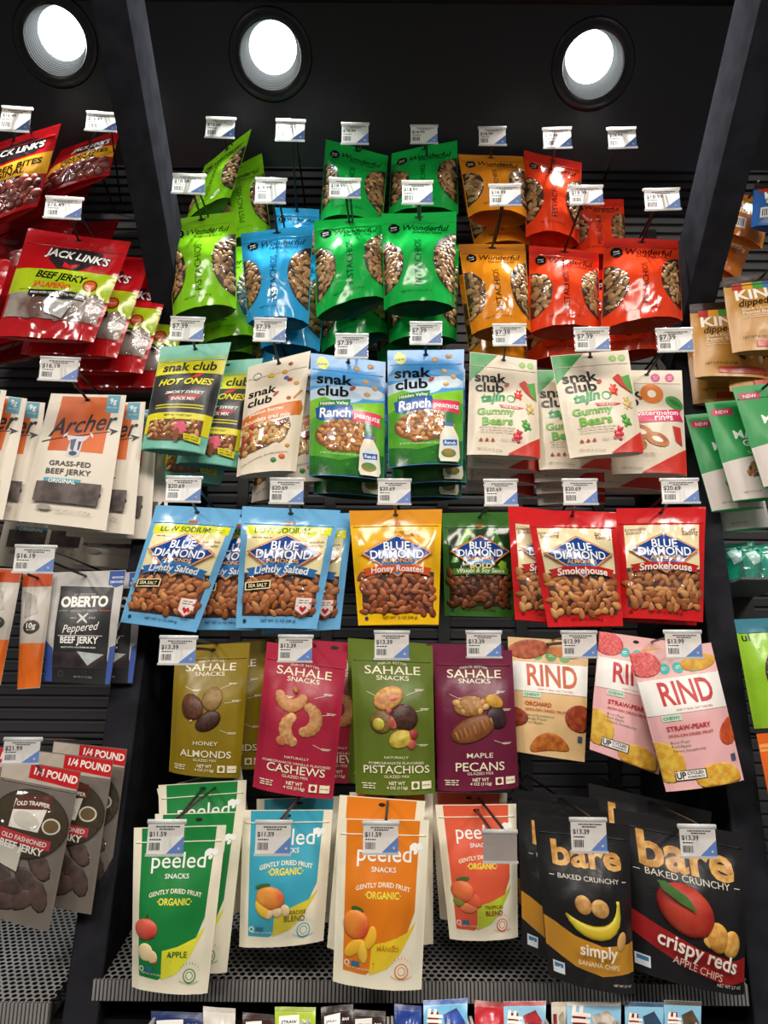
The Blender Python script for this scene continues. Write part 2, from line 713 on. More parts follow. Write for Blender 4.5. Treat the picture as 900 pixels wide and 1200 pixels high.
def post(name, top_px, bot_px, tx):
    t, b = at(*top_px), at(*bot_px)
    d = (b - t).normalized()
    b2 = b + d * 0.5
    side_panel(name, [t, b2, Vector((b2.x, YB, b2.z)), Vector((t.x, YB, t.z))], (tx, 0, 0))


def beam(name, low_px, top_px, tx, depth=0.105):
    lo, hi = at(*low_px), at(*top_px)
    d = (hi - lo)
    hi = lo + d * 1.35
    lo = lo - d * 0.04
    n = Vector((0, -d.z, d.y)).normalized()
    if n.z < 0: n = -n
    side_panel(name, [lo, hi, hi + n * depth, lo + n * depth], (tx, 0, 0))


beam('trim_1', (187, 405, 1.30), (106, 0, 0.886), 0.050)
beam('trim_2', (820, 425, 1.30), (934, 0, 0.886), -0.050)
post('trim_3', (187, 405, 1.30), (71, 1200, 1.11), 0.046)
post('trim_4', (820, 420, 1.30), (927, 1200, 1.11), -0.046)
for k, px in enumerate((195, 278, 384, 520, 610, 708, 800)):          # slotted uprights on the back wall
    p = at(px, 700, YB - 0.012)
    a = Acc()
    a.box(p.x - 0.011, YB - 0.0135, 1.0, p.x + 0.011, YB - 0.001, 2.5, DARK)
    structure(a, 'trim_%d' % (5 + k))

# ------------------------------------------------------------------ downlights
for c, lab in zip(LIGHTS, ('round white downlight over the beef jerky, left of the left beam',
                           'round white downlight above the lime and blue pistachio pouches',
                           'round white downlight above the red pistachio pouches, near the right beam',
                           'round white downlight right of the right beam')):
    r = empty('downlight', c, lab, 'ceiling light', 'soffit downlights')
    up = -NRM
    a = Acc()
    a.lathe([(0.060, -0.001), (0.062, -0.004), (0.080, -0.003), (0.083, 0.0), (0.060, 0.001)], c, up, mat('#101012', 0.35))
    a.build('trim_ring', r, c)
    a = Acc()
    prof = [(0.0605, -0.002)]
    for i in range(8):
        h = 0.002 + i * 0.0055
        rr = 0.0605 - i * 0.0016
        prof += [(rr, h), (rr, h + 0.0035), (rr - 0.0016, h + 0.0035)]
    lean = es * 0.30
    a.lathe(prof, c, up, mat('#7d8587', 0.5), shear=lean)
    a.build('baffle', r, c)
    a = Acc()
    a.lathe([(0.0, 0.0405), (0.03, 0.041), (0.0485, 0.046)], c, up, mat('#ffffff', 0.4, emit=6.0), shear=lean)
    a.build('lens', r, c)
    d = bpy.data.lights.new('downlight_lamp', 'SPOT')
    d.spot_size, d.spot_blend, d.shadow_soft_size = math.radians(116), 0.5, 0.03
    d.energy, d.color = 58.0, (0.96, 1.0, 0.97)
    o = bpy.data.objects.new('downlight_lamp', d)
    COL.objects.link(o)
    o.parent = r
    o.location = (up + lean) * 0.020
    o.rotation_euler = NRM.to_track_quat('-Z', 'Y').to_euler()


# ------------------------------------------------------------------ perforated deck shelf
def deck(name, x0, x1, lab, front_px=1150, Yf=1.12, rows=43):
    f = at(450, front_px, Yf)
    ang = math.radians(15)
    dv = Vector((0, math.cos(ang), math.sin(ang)))
    nn = Vector((0, -math.sin(ang), math.cos(ang)))
    r = empty(name, (0.5 * (x0 + x1), f.y, f.z), lab, 'shelf', 'perforated decks')
    px = 0.0100
    pv = px * 0.866
    a = Acc()
    n = int((x1 - x0) / px)
    V, Fc = [], []
    for j in range(rows):
        for i in range(n):
            cx = x0 + (i + 0.5 + (0.5 if j % 2 else 0)) * px
            cs = (j + 0.5) * pv
            b = len(V)
            for k in range(12):
                t = math.pi * k / 6 + math.pi / 6
                # outer hexagon point (corners at even k), inner hole
                ro = px / 2 / math.cos(math.radians(30)) if k % 2 == 0 else px / 2
                V.append(Vector((cx + ro * math.cos(t), f.y, f.z)) + dv * (cs + ro * math.sin(t)) - Vector((0, 0, 0)))
            for k in range(12):
                t = math.pi * k / 6 + math.pi / 6
                V.append(Vector((cx + 0.0036 * math.cos(t), f.y, f.z)) + dv * (cs + 0.0036 * math.sin(t)))
            for k in range(12):
                Fc.append((b + k, b + (k + 1) % 12, b + 12 + (k + 1) % 12, b + 12 + k))
    a.add(V, Fc, STEEL, False)
    a.build('perforated_sheet', r, r.location)
    a = Acc()                               # folded front lip with small ribs
    t0 = f + Vector((0, -0.001, 0))
    k = 0
    x = x0
    while x < x1:
        a.box(x, f.y - 0.006, f.z - 0.023, x + 0.0030, f.y + 0.001, f.z + 0.001, STEEL)
        x += 0.005
    a.box(x0, f.y - 0.002, f.z - 0.025, x1, f.y + 0.002, f.z + 0.0005, mat('#5a5856', 0.45, metal=0.4))
    a.build('ribbed_lip', r, r.location)
    e = f + dv * rows * pv
    a = Acc()                               # dark tray below the sheet
    a.prism([f - nn * 0.02 + Vector((x0 - f.x, 0.004, 0)), f - nn * 0.02 + Vector((x1 - f.x, 0.004, 0)), e - nn * 0.02 + Vector((x1 - e.x, 0, 0)), e - nn * 0.02 + Vector((x0 - e.x, 0, 0))], -nn * 0.006, DARK)
    a.build('under_tray', r, r.location)
    return f


dk = deck('deck_shelf', -0.372, 0.478, 'perforated grey metal deck under the lowest row of dried fruit pouches')
deck('deck_shelf', -0.80, -0.425, 'perforated grey metal deck under the clear jerky bags', 1178, 1.12)
a = Acc()
a.box(-1.3, dk.y + 0.01, 0.0, 1.4, YB, dk.z - 0.05, DARK)
structure(a, 'wall_base')
a = Acc()
a.box(-1.3, 0.86, 0.0, 1.4, dk.y + 0.01, dk.z - 0.14, mat('#1c1c1e', 0.45))
structure(a, 'trim_12')


# ------------------------------------------------------------------ price tag hooks
WIRE = mat('#08080a', 0.3)
HOLDER = mat('#dcdcda', 0.25, trans=0.5)
CARD = mat('#f2f1ee', 0.5, trans=0.5)
INK = mat('#23242a', 0.6)
TRI = mat('#5878b4', 0.5)


def hook(px, py, w, h, Yt, hole, price, lab, yaw=0.0, pitch=0.0, group=None, blank=False, back=False, wires=True, up=0.02):
    """display hook: px, py = centre of the price tag in the photo, Yt its depth, hole = point the hook passes through"""
    c = at(px, py, Yt)
    W = (at(px + w / 2, py, Yt) - at(px - w / 2, py, Yt)).length
    H = (at(px, py - h / 2, Yt) - at(px, py + h / 2, Yt)).length
    R = Matrix.Rotation(math.radians(yaw), 3, 'Z') @ Matrix.Rotation(math.radians(pitch), 3, 'X')
    T = c + R @ Vector((0, 0, H / 2))
    r = empty('display_hook', T, lab, 'price tag hook', group or 'hooks with price tags')

    def P(x, y, z):                          # card space: x -1..1, z 0 (top) .. 1 (bottom)
        return T + R @ Vector((x * W / 2, y, -z * H))
    a = Acc()
    a.prism([P(-1.03, 0.0006, -0.02), P(1.03, 0.0006, -0.02), P(1.03, 0.0006, 1.04), P(-1.03, 0.0006, 1.04)], R @ Vector((0, 0.0012, 0)), film_mat('clear_holder_plastic', 0.06))
    a.tube([P(-1.03, 0.001, -0.04), P(1.05, 0.001, -0.04)], 0.0026, HOLDER, 8)
    a.prism([P(-1.03, -0.0016, 0.97), P(1.03, -0.0016, 0.97), P(1.03, -0.0016, 1.05), P(-1.03, -0.0016, 1.05)], R @ Vector((0, 0.002, 0)), HOLDER)
    hd = a.build('label_holder', r, T)
    if blank:
        a = Acc()
        a.add([P(-0.98, -0.0002, 0.03), P(0.98, -0.0002, 0.03), P(0.98, -0.0002, 0.98), P(-0.98, -0.0002, 0.98)], [(0, 1, 2, 3)], mat('#a39c98', 0.5, trans=0.4), False)
        a.build('blank_card', hd, T)
    else:
        a = Acc()
        q = lambda x0, z0, x1, z1, m, o: a.add([P(x0, o, z0), P(x1, o, z0), P(x1, o, z1), P(x0, o, z1)], [(0, 1, 2, 3)], m, False)
        q(-0.98, 0.03, 0.98, 0.98, CARD, -0.0002)
        a.add([P(0.98, -0.0004, 0.42), P(0.98, -0.0004, 0.98), P(0.05, -0.0004, 0.98)], [(0, 1, 2)], TRI, False)
        for k in range(6):                   # white asterisk mark
            t = math.pi * k / 3
            cx, cz = 0.74, 0.82
            a.tube([P(cx, -0.0006, cz), P(cx + 0.09 * math.cos(t), -0.0006, cz + 0.09 * math.sin(t) * W / H * 0.5)], 0.0004, CARD, 4)
        rnd = random.Random(int(px * 7 + py))
        for z0, x0, x1 in ((0.09, -0.55, 0.75), (0.17, -0.35, 0.45), (0.50, -0.85, -0.25)):
            x = x0
            while x < x1:
                d = rnd.uniform(0.05, 0.14)
                q(x, z0, min(x1, x + d), z0 + 0.045, INK, -0.0004)
                x += d + 0.03
        x = -0.85
        while x < -0.30:
            d = rnd.choice((0.02, 0.035, 0.05))
            q(x, 0.62, x + d, 0.86, INK, -0.0004)
            x += d + rnd.choice((0.02, 0.03))
        v, f = text_mesh(price, 0.018, 0.0)
        sc = 0.92 / (v[:, 0].max() - v[:, 0].min())
        sz = sc * W / 2 / H
        a.add([P(-0.42 + x * sc, -0.0005, 0.36 - y * sz) for x, y in v], f, INK, False)
        a.build('price_card', hd, T)
    if wires:
        hp = Vector(hole)
        tip = T + Vector((0, 0.012, -0.010))
        d = (hp - tip)
        if d.y < 0.02: d = Vector((0, 0.1, 0))
        d.normalize()
        end = Vector((hp.x + d.x * 0.05, YB - 0.014, hp.z))
        a = Acc()
        a.tube([T + Vector((0, 0.004, 0.0)), tip, hp, end], 0.0021, WIRE, 8)
        a.build('hook_wire', r, T)
        a = Acc()
        a.tube([T + Vector((0.005, 0.004, 0)), T + Vector((0.006, 0.02, 0.002)), end + Vector((0.012, 0, up))], 0.0018, WIRE, 8)
        a.build('tag_wire', r, T)
    return r


# ------------------------------------------------------------------ what is printed on each kind of pouch
PIST = ('#b48a58', '#9c7446', '#c8a06c', '#86623c')
ALM = ('#b8703a', '#9c5828', '#c8854c', '#a8622f')
PNUT = ('#c98a45', '#b97434', '#d99d58', '#a9672c')


def d_pist(b, dark, flavour, seed=1, lx=0.47):
    el = lambda cu, cv, ru, rv: (lambda x, y: ((x - cu) / ru) ** 2 + ((y - cv) / rv) ** 2 < 0.86)
    for cu, cv, ru, rv in ((-0.02, 0.60, 0.30, 0.27), (1.02, 0.56, 0.34, 0.32)):
        box = (max(0.03, cu - ru), cv - rv, min(0.97, cu + ru), cv + rv)
        ol = [(min(max(x, 0.012), 0.988), y) for x, y in b.ell_pts(cu, cv, ru, rv, 36)]
        b.nuts(el(cu, cv, ru, rv), box, 0.0066, PIST, 0.62, '#2e1c0e', 0.25, seed, outline=ol, gap=0.74, slit='#7a5a2a')
        b.flush('pistachio_fill')
    b.star(0.16, 0.175, 0.085, '#15171a')
    b.txt('New', 0.16, 0.163, 0.085, '#e8e8e0', 0.01, 0.2, 12, res=1)
    b.txt('Look!', 0.16, 0.192, 0.085, '#e8e8e0', 0.01, 0.2, 12, res=1)
    b.txt('Wonderful', 0.59, 0.175, 0.62, dark, 0.012, 0.28, -2, hs=1.05)
    b.txt(flavour, 0.60, 0.245, 0.40, dark, 0.01, 0.1, -2, res=2)
    b.txt('PISTACHIOS', lx, 0.60, 0.60 * b.H / b.W * 0.80, dark, -0.004, 0, 90, hs=0.95)
    b.txt('NET WT 5.5 OZ (156 g)', 0.45, 0.90, 0.42, dark, 0.0, res=1)
    b.done('pistachio_fill')


def d_snak(b, cu=0.3, v1=0.30, v2=0.40, w=0.42, col='#14120f'):
    b.txt('snak', cu, v1, w, col, 0.026, hs=0.86)
    b.txt('club', cu - 0.02, v2 + 0.004, w * 0.88, col, 0.026, hs=0.86)
    b.ell(cu + w * 0.5, v2 - 0.035, 0.028, 0.03, '#b0584a', rot=40)


def d_hot(b):
    b.rect(0, 0.155, 1, 0.30, '#e3d91c')
    b.rect(0, 0.12, 1, 0.16, '#9fc47a')
    b.txt('snak club', 0.50, 0.225, 0.78, '#14120f', 0.025)
    b.rect(0, 0.30, 1, 0.70, '#2b2a2c', mottle='#4a4a4a', mscale=22)
    b.txt('HOT ONES', 0.50, 0.385, 0.80, '#d9cf1d', 0.03, 0.25, 0, outline='#0c0c0c', hs=0.95)
    b.poly([(0.62, 0.315), (0.74, 0.30), (0.68, 0.34), (0.55, 0.35)], '#d3302a')
    b.poly([(0.30, 0.525), (0.80, 0.515), (0.74, 0.555), (0.34, 0.56)], '#b4202a')
    b.txt('SMOKY SWEET', 0.54, 0.495, 0.58, '#f1efe8', 0.02, 0.3, hs=0.8)
    b.txt('SNACK MIX', 0.54, 0.555, 0.36, '#f1efe8', 0.03, 0.1)
    for k in range(2):
        b.rect(0.14, 0.605 + k * 0.025, 0.86, 0.615 + k * 0.025, '#d9cf1d')
    b.rect(0, 0.68, 1, 0.86, '#e3d91c')
    b.txt('MEDIUM 1 SWEET HEAT', 0.52, 0.705, 0.42, '#14120f', 0.01, res=1)
    ol = [(0.08, 0.745), (0.90, 0.735), (0.90, 0.90), (0.30, 0.93), (0.08, 0.91)]
    b.nuts(lambda x, y: 0.10 < x < 0.88 and 0.75 < y < 0.90, (0.08, 0.74, 0.90, 0.91), 0.0066, ('#e0b06c', '#d09a58', '#e8c48c', '#b06a38'), 0.55, '#6b3c1a', 0.1, 5, outline=ol, gap=0.8)
    b.rect(0, 0.93, 1, 1, '#7cc4b0')
    b.layer += 0.004
    b.star(0.60, 0.82, 0.11, '#e0607c', 8)
    b.ell(0.56, 0.88, 0.05, 0.055, '#8a5632')
    b.poly([(0.66, 0.86), (0.92, 0.88), (0.92, 0.935), (0.68, 0.915)], '#e3d91c')
    b.txt('HOT SAUCE', 0.79, 0.886, 0.2, '#14120f', 0.01, 0, -6, res=1)
    b.txt('AND CHEESE', 0.79, 0.908, 0.2, '#14120f', 0.01, 0, -6, res=1)
    b.done('snack_fill')


def d_trail(b):
    b.ell(0.17, 0.12, 0.07, 0.035, '#3a352f', rot=-20)
    b.ell(0.17, 0.12, 0.055, 0.026, '#efe3cf', rot=-20)
    d_snak(b, 0.30, 0.285, 0.375, 0.46)
    b.poly([(0.0, 0.50), (0.5, 0.455), (0.95, 0.425), (0.86, 0.455), (0.99, 0.48), (0.88, 0.51), (0.96, 0.545), (0.5, 0.575), (0.0, 0.60)], '#d9772b')
    b.txt('peanut butter', 0.42, 0.492, 0.56, '#fbf6ea', 0.015, 0, 3, hs=0.85)
    b.txt('chocolate trail mix', 0.42, 0.552, 0.78, '#fbf6ea', 0.015, 0, 3)
    ol = [(0.03, 0.62), (0.55, 0.60), (0.80, 0.57), (0.84, 0.64), (0.80, 0.72), (0.5, 0.80), (0.03, 0.855)]
    b.nuts(lambda x, y: 0.03 < x < 0.80 and 0.60 < y < 0.84 - 0.13 * x, (0.03, 0.60, 0.82, 0.84), 0.0068, ('#d6a763', '#c8934f', '#dfb97c', '#c0392b', '#d6a763', '#b8863f', '#8a4a2a'), 0.75, '#6b4421', 0.2, 8, outline=ol)
    b.txt('made with peanuts, chocolate and more', 0.45, 0.87, 0.78, '#6b5a45', 0.0, 0, 12, arc=0.25, res=1)
    for u, v, r, c in ((0.62, 0.14, 0.05, '#d79b3c'), (0.70, 0.075, 0.04, '#a5562b'), (0.66, 0.20, 0.045, '#3e6fb0'), (0.72, 0.225, 0.045, '#b0372e'), (0.84, 0.27, 0.045, '#d79b3c'), (0.40, 0.14, 0.06, '#e1c530'), (0.75, 0.40, 0.04, '#b4622d'), (0.62, 0.91, 0.05, '#3d8a46'), (0.75, 0.885, 0.055, '#d9662b'), (0.82, 0.80, 0.04, '#d79b3c')):
        b.lump(u, v, r, r * 0.8 * b.W / b.H, c, 20, 0.3)
    b.poly([(0.82, 0.46 - 0.06), (0.93, 0.33), (0.955, 0.34), (0.84, 0.415)], '#c9793b')
    b.done('trail_mix_fill')


def d_ranch(b, seed=3):
    b.rect(0, 0.0, 1, 0.42, '#4f9ee0')
    for u, v, ru, rv, c in ((0.62, 0.31, 0.42, 0.06, '#a9cdea'), (0.75, 0.30, 0.22, 0.055, '#dbe8f2'), (0.30, 0.36, 0.4, 0.07, '#c6dcee'), (0.15, 0.25, 0.2, 0.03, '#8dbfe8'), (0.75, 0.21, 0.22, 0.03, '#79b4e6')):
        b.ell(u, v, ru, rv, c)
    b.poly([(0, 0.40), (0.2, 0.375), (0.45, 0.44), (0.75, 0.40), (1, 0.36), (1, 1), (0, 1)], '#8fce33', mottle='#6db62c', mscale=18)
    b.poly([(0, 0.55), (0.3, 0.50), (0.6, 0.55), (1, 0.48), (1, 1), (0, 1)], '#5fb032', mottle='#47982c', mscale=22)
    b.poly([(0, 0.84), (0.4, 0.88), (1, 0.80), (1, 1), (0, 1)], '#2f7a2b', mottle='#1f5a22', mscale=26)
    b.ell(0.165, 0.075, 0.075, 0.055, '#d6dd3a', rot=-25)
    b.txt('new', 0.165, 0.085, 0.13, '#1e3a1a', 0.02, 0.1, 6)
    d_snak(b, 0.33, 0.21, 0.315, 0.48)
    for u, v, r in ((0.62, 0.09, 30), (0.80, 0.06, 0), (0.74, 0.20, 20), (0.86, 0.25, 50), (0.76, 0.32, -20)):
        b.lump(u, v, 0.045, 0.022, '#d2ab72', r, 0.3, rough=0.6)
    b.poly([(0.13, 0.42), (0.55, 0.385), (0.54, 0.445), (0.12, 0.475)], '#2c7b37')
    b.txt('Hidden Valley', 0.335, 0.432, 0.38, '#f3f5ea', 0.015, 0.1, 4, res=2)
    b.poly([(0.08, 0.47), (0.57, 0.435), (0.60, 0.50), (0.57, 0.56), (0.16, 0.575), (0.10, 0.555)], '#1c56a8')
    b.txt('Ranch', 0.345, 0.507, 0.42, '#f6f7f4', 0.022, 0.12, 3, hs=1.1)
    b.poly([(0.58, 0.475), (0.96, 0.475), (0.93, 0.525), (0.95, 0.585), (0.58, 0.565)], '#dd3f5f')
    b.txt('peanuts', 0.765, 0.53, 0.33, '#fbe9ea', 0.02, 0, -3)
    ol = b.ell_pts(0.48, 0.69, 0.40, 0.125, 40)
    b.nuts(lambda x, y: ((x - .48) / .38) ** 2 + ((y - .69) / .118) ** 2 < 1, (0.09, 0.57, 0.88, 0.81), 0.0070, PNUT, 0.62, '#7a4a1c', 0.3, seed, outline=ol)
    b.txt('peanuts seasoned with ranch', 0.42, 0.835, 0.52, '#e9f3d6', 0.0, 0, -2, arc=-0.1, res=1)
    b.layer += 0.0052
    b.poly([(0.745, 0.61), (0.845, 0.61), (0.85, 0.70), (0.93, 0.79), (0.955, 0.95), (0.93, 0.985), (0.69, 0.985), (0.665, 0.95), (0.68, 0.79), (0.74, 0.70)], '#efe9d6')
    b.poly([(0.735, 0.585), (0.85, 0.585), (0.85, 0.675), (0.735, 0.675)], '#3e7d4f')
    b.poly([(0.74, 0.675), (0.85, 0.675), (0.853, 0.705), (0.738, 0.705)], '#4a78b5')
    b.ell(0.81, 0.84, 0.11, 0.062, '#dfe8ea')
    b.poly([(0.715, 0.82), (0.91, 0.81), (0.91, 0.855), (0.73, 0.865)], '#2a5fae')
    b.txt('Ranch', 0.815, 0.838, 0.15, '#ffffff', 0.02, 0.1, 2, res=1)
    b.ell(0.80, 0.92, 0.10, 0.035, '#5f8a3d', mottle='#b48a4a', mscale=60)
    b.done('peanut_fill')


def bear(b, u, v, s, c, rot=0):
    k = b.W / b.H
    r = math.radians(rot)
    for x, y, q, w in ((0, 0.25, 0.55, 0.6), (0, -0.55, 0.42, 0.36), (-0.32, -0.85, 0.16, 0.16), (0.32, -0.85, 0.16, 0.16), (-0.5, 0.0, 0.22, 0.3), (0.5, 0.0, 0.22, 0.3), (-0.4, 0.75, 0.26, 0.28), (0.4, 0.75, 0.26, 0.28)):
        b.lump(u + s * (x * math.cos(r) - y * math.sin(r)), v + s * k * (x * math.sin(r) + y * math.cos(r)), s * q, s * k * w, c, rot, 0.35, rough=0.25)


def d_gummy(b):
    b.poly([(0, 0), (0.42, 0), (0.0, 0.30)], '#2f9a48')
    for u in (0.78, 0.90):
        b.circ(u, 0.075, 0.048, '#8cc63e')
        b.txt('NON', u, 0.068, 0.05, '#f2f7e6', 0.01, res=1)
        b.txt('GMO', u, 0.084, 0.05, '#f2f7e6', 0.01, res=1)
    b.rect(0.55, 0.125, 0.95, 0.130, '#c8bfa8')
    d_snak(b, 0.31, 0.245, 0.345, 0.46)
    b.txt('taj\u00edn', 0.34, 0.468, 0.34, '#1f9a55', 0.035, 0.25, 6, hs=0.95)
    b.circ(0.59, 0.455, 0.06, '#1f9a55'); b.circ(0.585, 0.46, 0.043, '#f3ead9')
    b.poly([(0.42, 0.525), (0.78, 0.535), (0.70, 0.555), (0.45, 0.555)], '#d0393a')
    b.txt('Chili & Lime', 0.58, 0.543, 0.22, '#fff3ee', 0.01, 0, -1, res=1)
    b.txt('Gummy', 0.38, 0.600, 0.52, '#6fb53a', 0.03, 0, 3, hs=0.85)
    b.txt('Bears', 0.40, 0.685, 0.42, '#6fb53a', 0.03, 0, 3, hs=0.85)
    b.lines(0.40, 0.745, 0.5, 3, 0.022, '#b9ad96', 0.005, 2)
    for k in range(3):
        b.poly([(0.15 + k * 0.08, 0.875), (0.18 + k * 0.08, 0.845), (0.21 + k * 0.08, 0.875)], '#b4472f')
    b.txt('MILD CHAMOY', 0.60, 0.862, 0.3, '#b7a98f', 0.0, res=1)
    b.poly([(1, 0.80), (1, 1), (0.52, 1)], '#cf3428')
    bear(b, 0.70, 0.40, 0.085, '#e0492f', 8)
    bear(b, 0.86, 0.53, 0.085, '#d9c078', -10)
    bear(b, 0.80, 0.70, 0.085, '#4fa63c', -20)
    bear(b, 0.68, 0.815, 0.095, '#d43a48', 20)
    bear(b, 0.87, 0.93, 0.085, '#e8a01f', 5)
    b.poly([(0.72, 0.28), (0.80, 0.24), (0.93, 0.33), (0.93, 0.43), (0.80, 0.36)], '#cf4038')
    b.poly([(0.82, 0.28), (0.95, 0.25), (0.97, 0.44), (0.90, 0.40)], '#57a64a')
    b.txt('NET WT 8 OZ (227g)', 0.30, 0.955, 0.34, '#8c8069', 0.0, 0, -5, res=1)
    b.done()


def d_melon(b):
    for u in (0.62, 0.82):
        b.circ(u, 0.075, 0.065, '#d9327a')
        b.txt('NON', u, 0.068, 0.06, '#f9e6f0', 0.01, res=1)
        b.txt('GMO', u, 0.088, 0.06, '#f9e6f0', 0.01, res=1)
    d_snak(b, 0.18, 0.235, 0.32, 0.44)
    b.circ(0.55, 0.24, 0.16, '#e2823a'); b.circ(0.55, 0.24, 0.06, '#f3ead9')
    b.ell(0.86, 0.33, 0.14, 0.06, '#4a9a43', rot=30); b.ell(0.86, 0.33, 0.10, 0.022, '#2f7a33', rot=30)
    b.circ(0.12, 0.43, 0.12, '#d9327a'); b.circ(0.12, 0.43, 0.085, '#f3ead9'); b.circ(0.12, 0.43, 0.05, '#d9327a')
    b.poly([(0.02, 0.50), (0.2, 0.45), (0.95, 0.39), (0.92, 0.43), (0.98, 0.50), (0.3, 0.545), (0.05, 0.55)], '#dd3566')
    b.txt('watermelon', 0.58, 0.440, 0.62, '#fff0f4', 0.02, 0, 4, hs=0.8)
    b.txt('rings', 0.68, 0.492, 0.26, '#fff0f4', 0.02, 0, 4)
    for u, v in ((0.14, 0.67), (0.36, 0.62), (0.28, 0.72), (0.58, 0.69)):
        b.ell(u, v, 0.17, 0.06, '#b0622f', rot=20, mottle='#c98448', mscale=60); b.ell(u, v, 0.08, 0.022, '#f3ead9', rot=20)
    b.poly([(0.80, 0.56), (0.92, 0.57), (0.94, 0.74), (0.84, 0.70)], '#c93a34')
    b.lines(0.35, 0.815, 0.5, 2, 0.02, '#b9ad96', 0.005, 4)
    b.poly([(1, 0.76), (1, 1), (0.35, 1)], '#cf3428')
    b.txt('NET WT 8 OZ', 0.25, 0.95, 0.26, '#8c8069', 0.0, 0, -4, res=1)
    b.done()


def d_almond(b, main, panel, flavour, ribbon, strip=None, seed=1, cols=ALM, salt=False, kind='light', dia='#17428f'):
    """almond pouch with the diamond emblem"""
    b.rect(0.45, 0.118, 0.55, 0.145, '#c9622f')
    pv0, pv1 = 0.16, 0.60
    b.rect(0.075, pv0, 0.925, pv1, panel, **(dict(mottle='#e0a21c', mscale=55) if kind == 'honey' else {}))
    if kind == 'bold':
        b.poly([(0.3, 0.16), (0.42, 0.16), (0.2, 0.5), (0.1, 0.5)], '#6aa335'); b.poly([(0.62, 0.16), (0.7, 0.16), (0.88, 0.42), (0.8, 0.46)], '#4e8a2c')
    ol = [(0.075, 0.56), (0.5, 0.585), (0.925, 0.56), (0.925, 0.905), (0.075, 0.905)]
    b.nuts(lambda x, y: 0.075 < x < 0.925 and 0.585 < y < 0.90, (0.08, 0.575, 0.92, 0.90), 0.0086, cols, 0.60, '#3c1a0a', 0.35, seed, outline=ol, gap=0.70)
    if strip:
        b.poly([(0.06, 0.165), (0.95, 0.155), (0.95, 0.225), (0.06, 0.24)], '#e6ea1c')
        b.txt('LOW SODIUM', 0.44, 0.198, 0.58, '#4b6a2a', 0.025, 0, 1)
        b.lines(0.80, 0.185, 0.2, 2, 0.018, '#7f9a30', 0.006, 2)
        b.lines(0.24, 0.262, 0.26, 1, 0.02, '#6b5f4a', 0.006, 3)
    elif kind in ('honey', 'smoke'):
        b.txt('Irresistible', 0.60 if kind == 'honey' else 0.2, 0.20, 0.24, '#7a1f1a', 0.008, 0.25, 4, res=2)
        b.txt('Snacking', 0.66 if kind == 'honey' else 0.2, 0.235, 0.22, '#7a1f1a', 0.008, 0.25, 4, res=2)
    if kind == 'smoke':
        b.txt('Smart', 0.80, 0.205, 0.17, '#7a1f1a', 0.008, 0.25, 3, res=2)
        b.txt('Eating', 0.82, 0.24, 0.19, '#7a1f1a', 0.008, 0.25, 3, res=2)
        b.txt('24g', 0.13, 0.395, 0.09, '#3a7c9a', 0.03, 0.2, 10, res=2)
    if kind == 'light':
        b.txt('Low sodium', 0.80, 0.29, 0.2, '#6b4a2a', 0.005, 0.25, 5, res=1)
        b.txt('quality', 0.83, 0.325, 0.14, '#6b4a2a', 0.005, 0.25, 5, res=1)
    b.layer += 0.0042
    cu, cv = 0.50, 0.392
    b.poly([(cu - 0.41, cv), (cu, cv - 0.160), (cu + 0.41, cv), (cu, cv + 0.222)], '#e0742a')
    b.poly([(cu - 0.385, cv), (cu, cv - 0.149), (cu + 0.385, cv), (cu, cv + 0.209)], '#efe6cc' if kind != 'bold' else '#c9b060')
    b.poly([(cu - 0.375, cv), (cu, cv - 0.144), (cu + 0.375, cv), (cu, cv + 0.204)], dia)
    b.poly([(cu - 0.20, cv + 0.098), (cu + 0.20, cv + 0.098), (cu, cv + 0.200)], '#2e86c9')
    b.txt('BLUE', cu, cv - 0.055, 0.29, '#f7f8f8', 0.016, hs=1.12, outline=dia)
    b.txt('DIAMOND', cu, cv + 0.020, 0.60, '#f7f8f8', 0.016, hs=1.12, outline=dia)
    b.txt('ALMONDS', cu, cv + 0.078, 0.35, '#f8b432', 0.014, hs=0.9)
    if kind == 'bold':
        b.rect(cu - 0.20, 0.515, cu + 0.20, 0.565, '#1b1b16')
        b.txt('BOLD', cu, 0.54, 0.30, '#e8d9a0', 0.03, 0, 0, hs=0.8)
        b.poly([(0.12, 0.565), (0.88, 0.555), (0.88, 0.615), (0.12, 0.625)], ribbon)
        b.txt(flavour, cu, 0.592, 0.66, '#f2ecd0', 0.018, 0.2, 1)
        b.star(0.80, 0.53, 0.07, '#8db52e', 5)
    else:
        b.poly([(0.10, 0.535), (0.30, 0.51), (0.50, 0.505), (0.70, 0.51), (0.90, 0.535), (0.86, 0.565), (0.89, 0.60), (0.70, 0.575), (0.50, 0.57), (0.30, 0.575), (0.11, 0.60), (0.14, 0.565)], ribbon)
        b.txt(flavour, cu, 0.545, 0.60, '#f6f2ea', 0.022, 0.12 if kind == 'light' else 0.05, 0, arc=0.12)
    if salt:
        b.poly([(0.10, 0.645), (0.40, 0.63), (0.40, 0.695), (0.10, 0.71)], '#efe2b0'); b.poly([(0.115, 0.652), (0.388, 0.638), (0.388, 0.688), (0.115, 0.702)], '#1d1810')
        b.txt('SEA SALT', 0.25, 0.67, 0.22, '#efe2b0', 0.02, 0, 2, res=2)
        b.poly([(0.70, 0.755), (0.90, 0.755), (0.90, 0.86), (0.80, 0.905), (0.70, 0.86)], '#b8554a')
        b.poly([(0.712, 0.762), (0.888, 0.762), (0.888, 0.855), (0.80, 0.893), (0.712, 0.855)], '#f0e4dd')
        b.lines(0.80, 0.78, 0.13, 2, 0.018, '#5a4a4a', 0.006, 3)
        b.poly([(0.755, 0.84), (0.775, 0.825), (0.80, 0.84), (0.825, 0.825), (0.845, 0.84), (0.80, 0.88)], '#cc2b33')
    b.layer = 0.0012
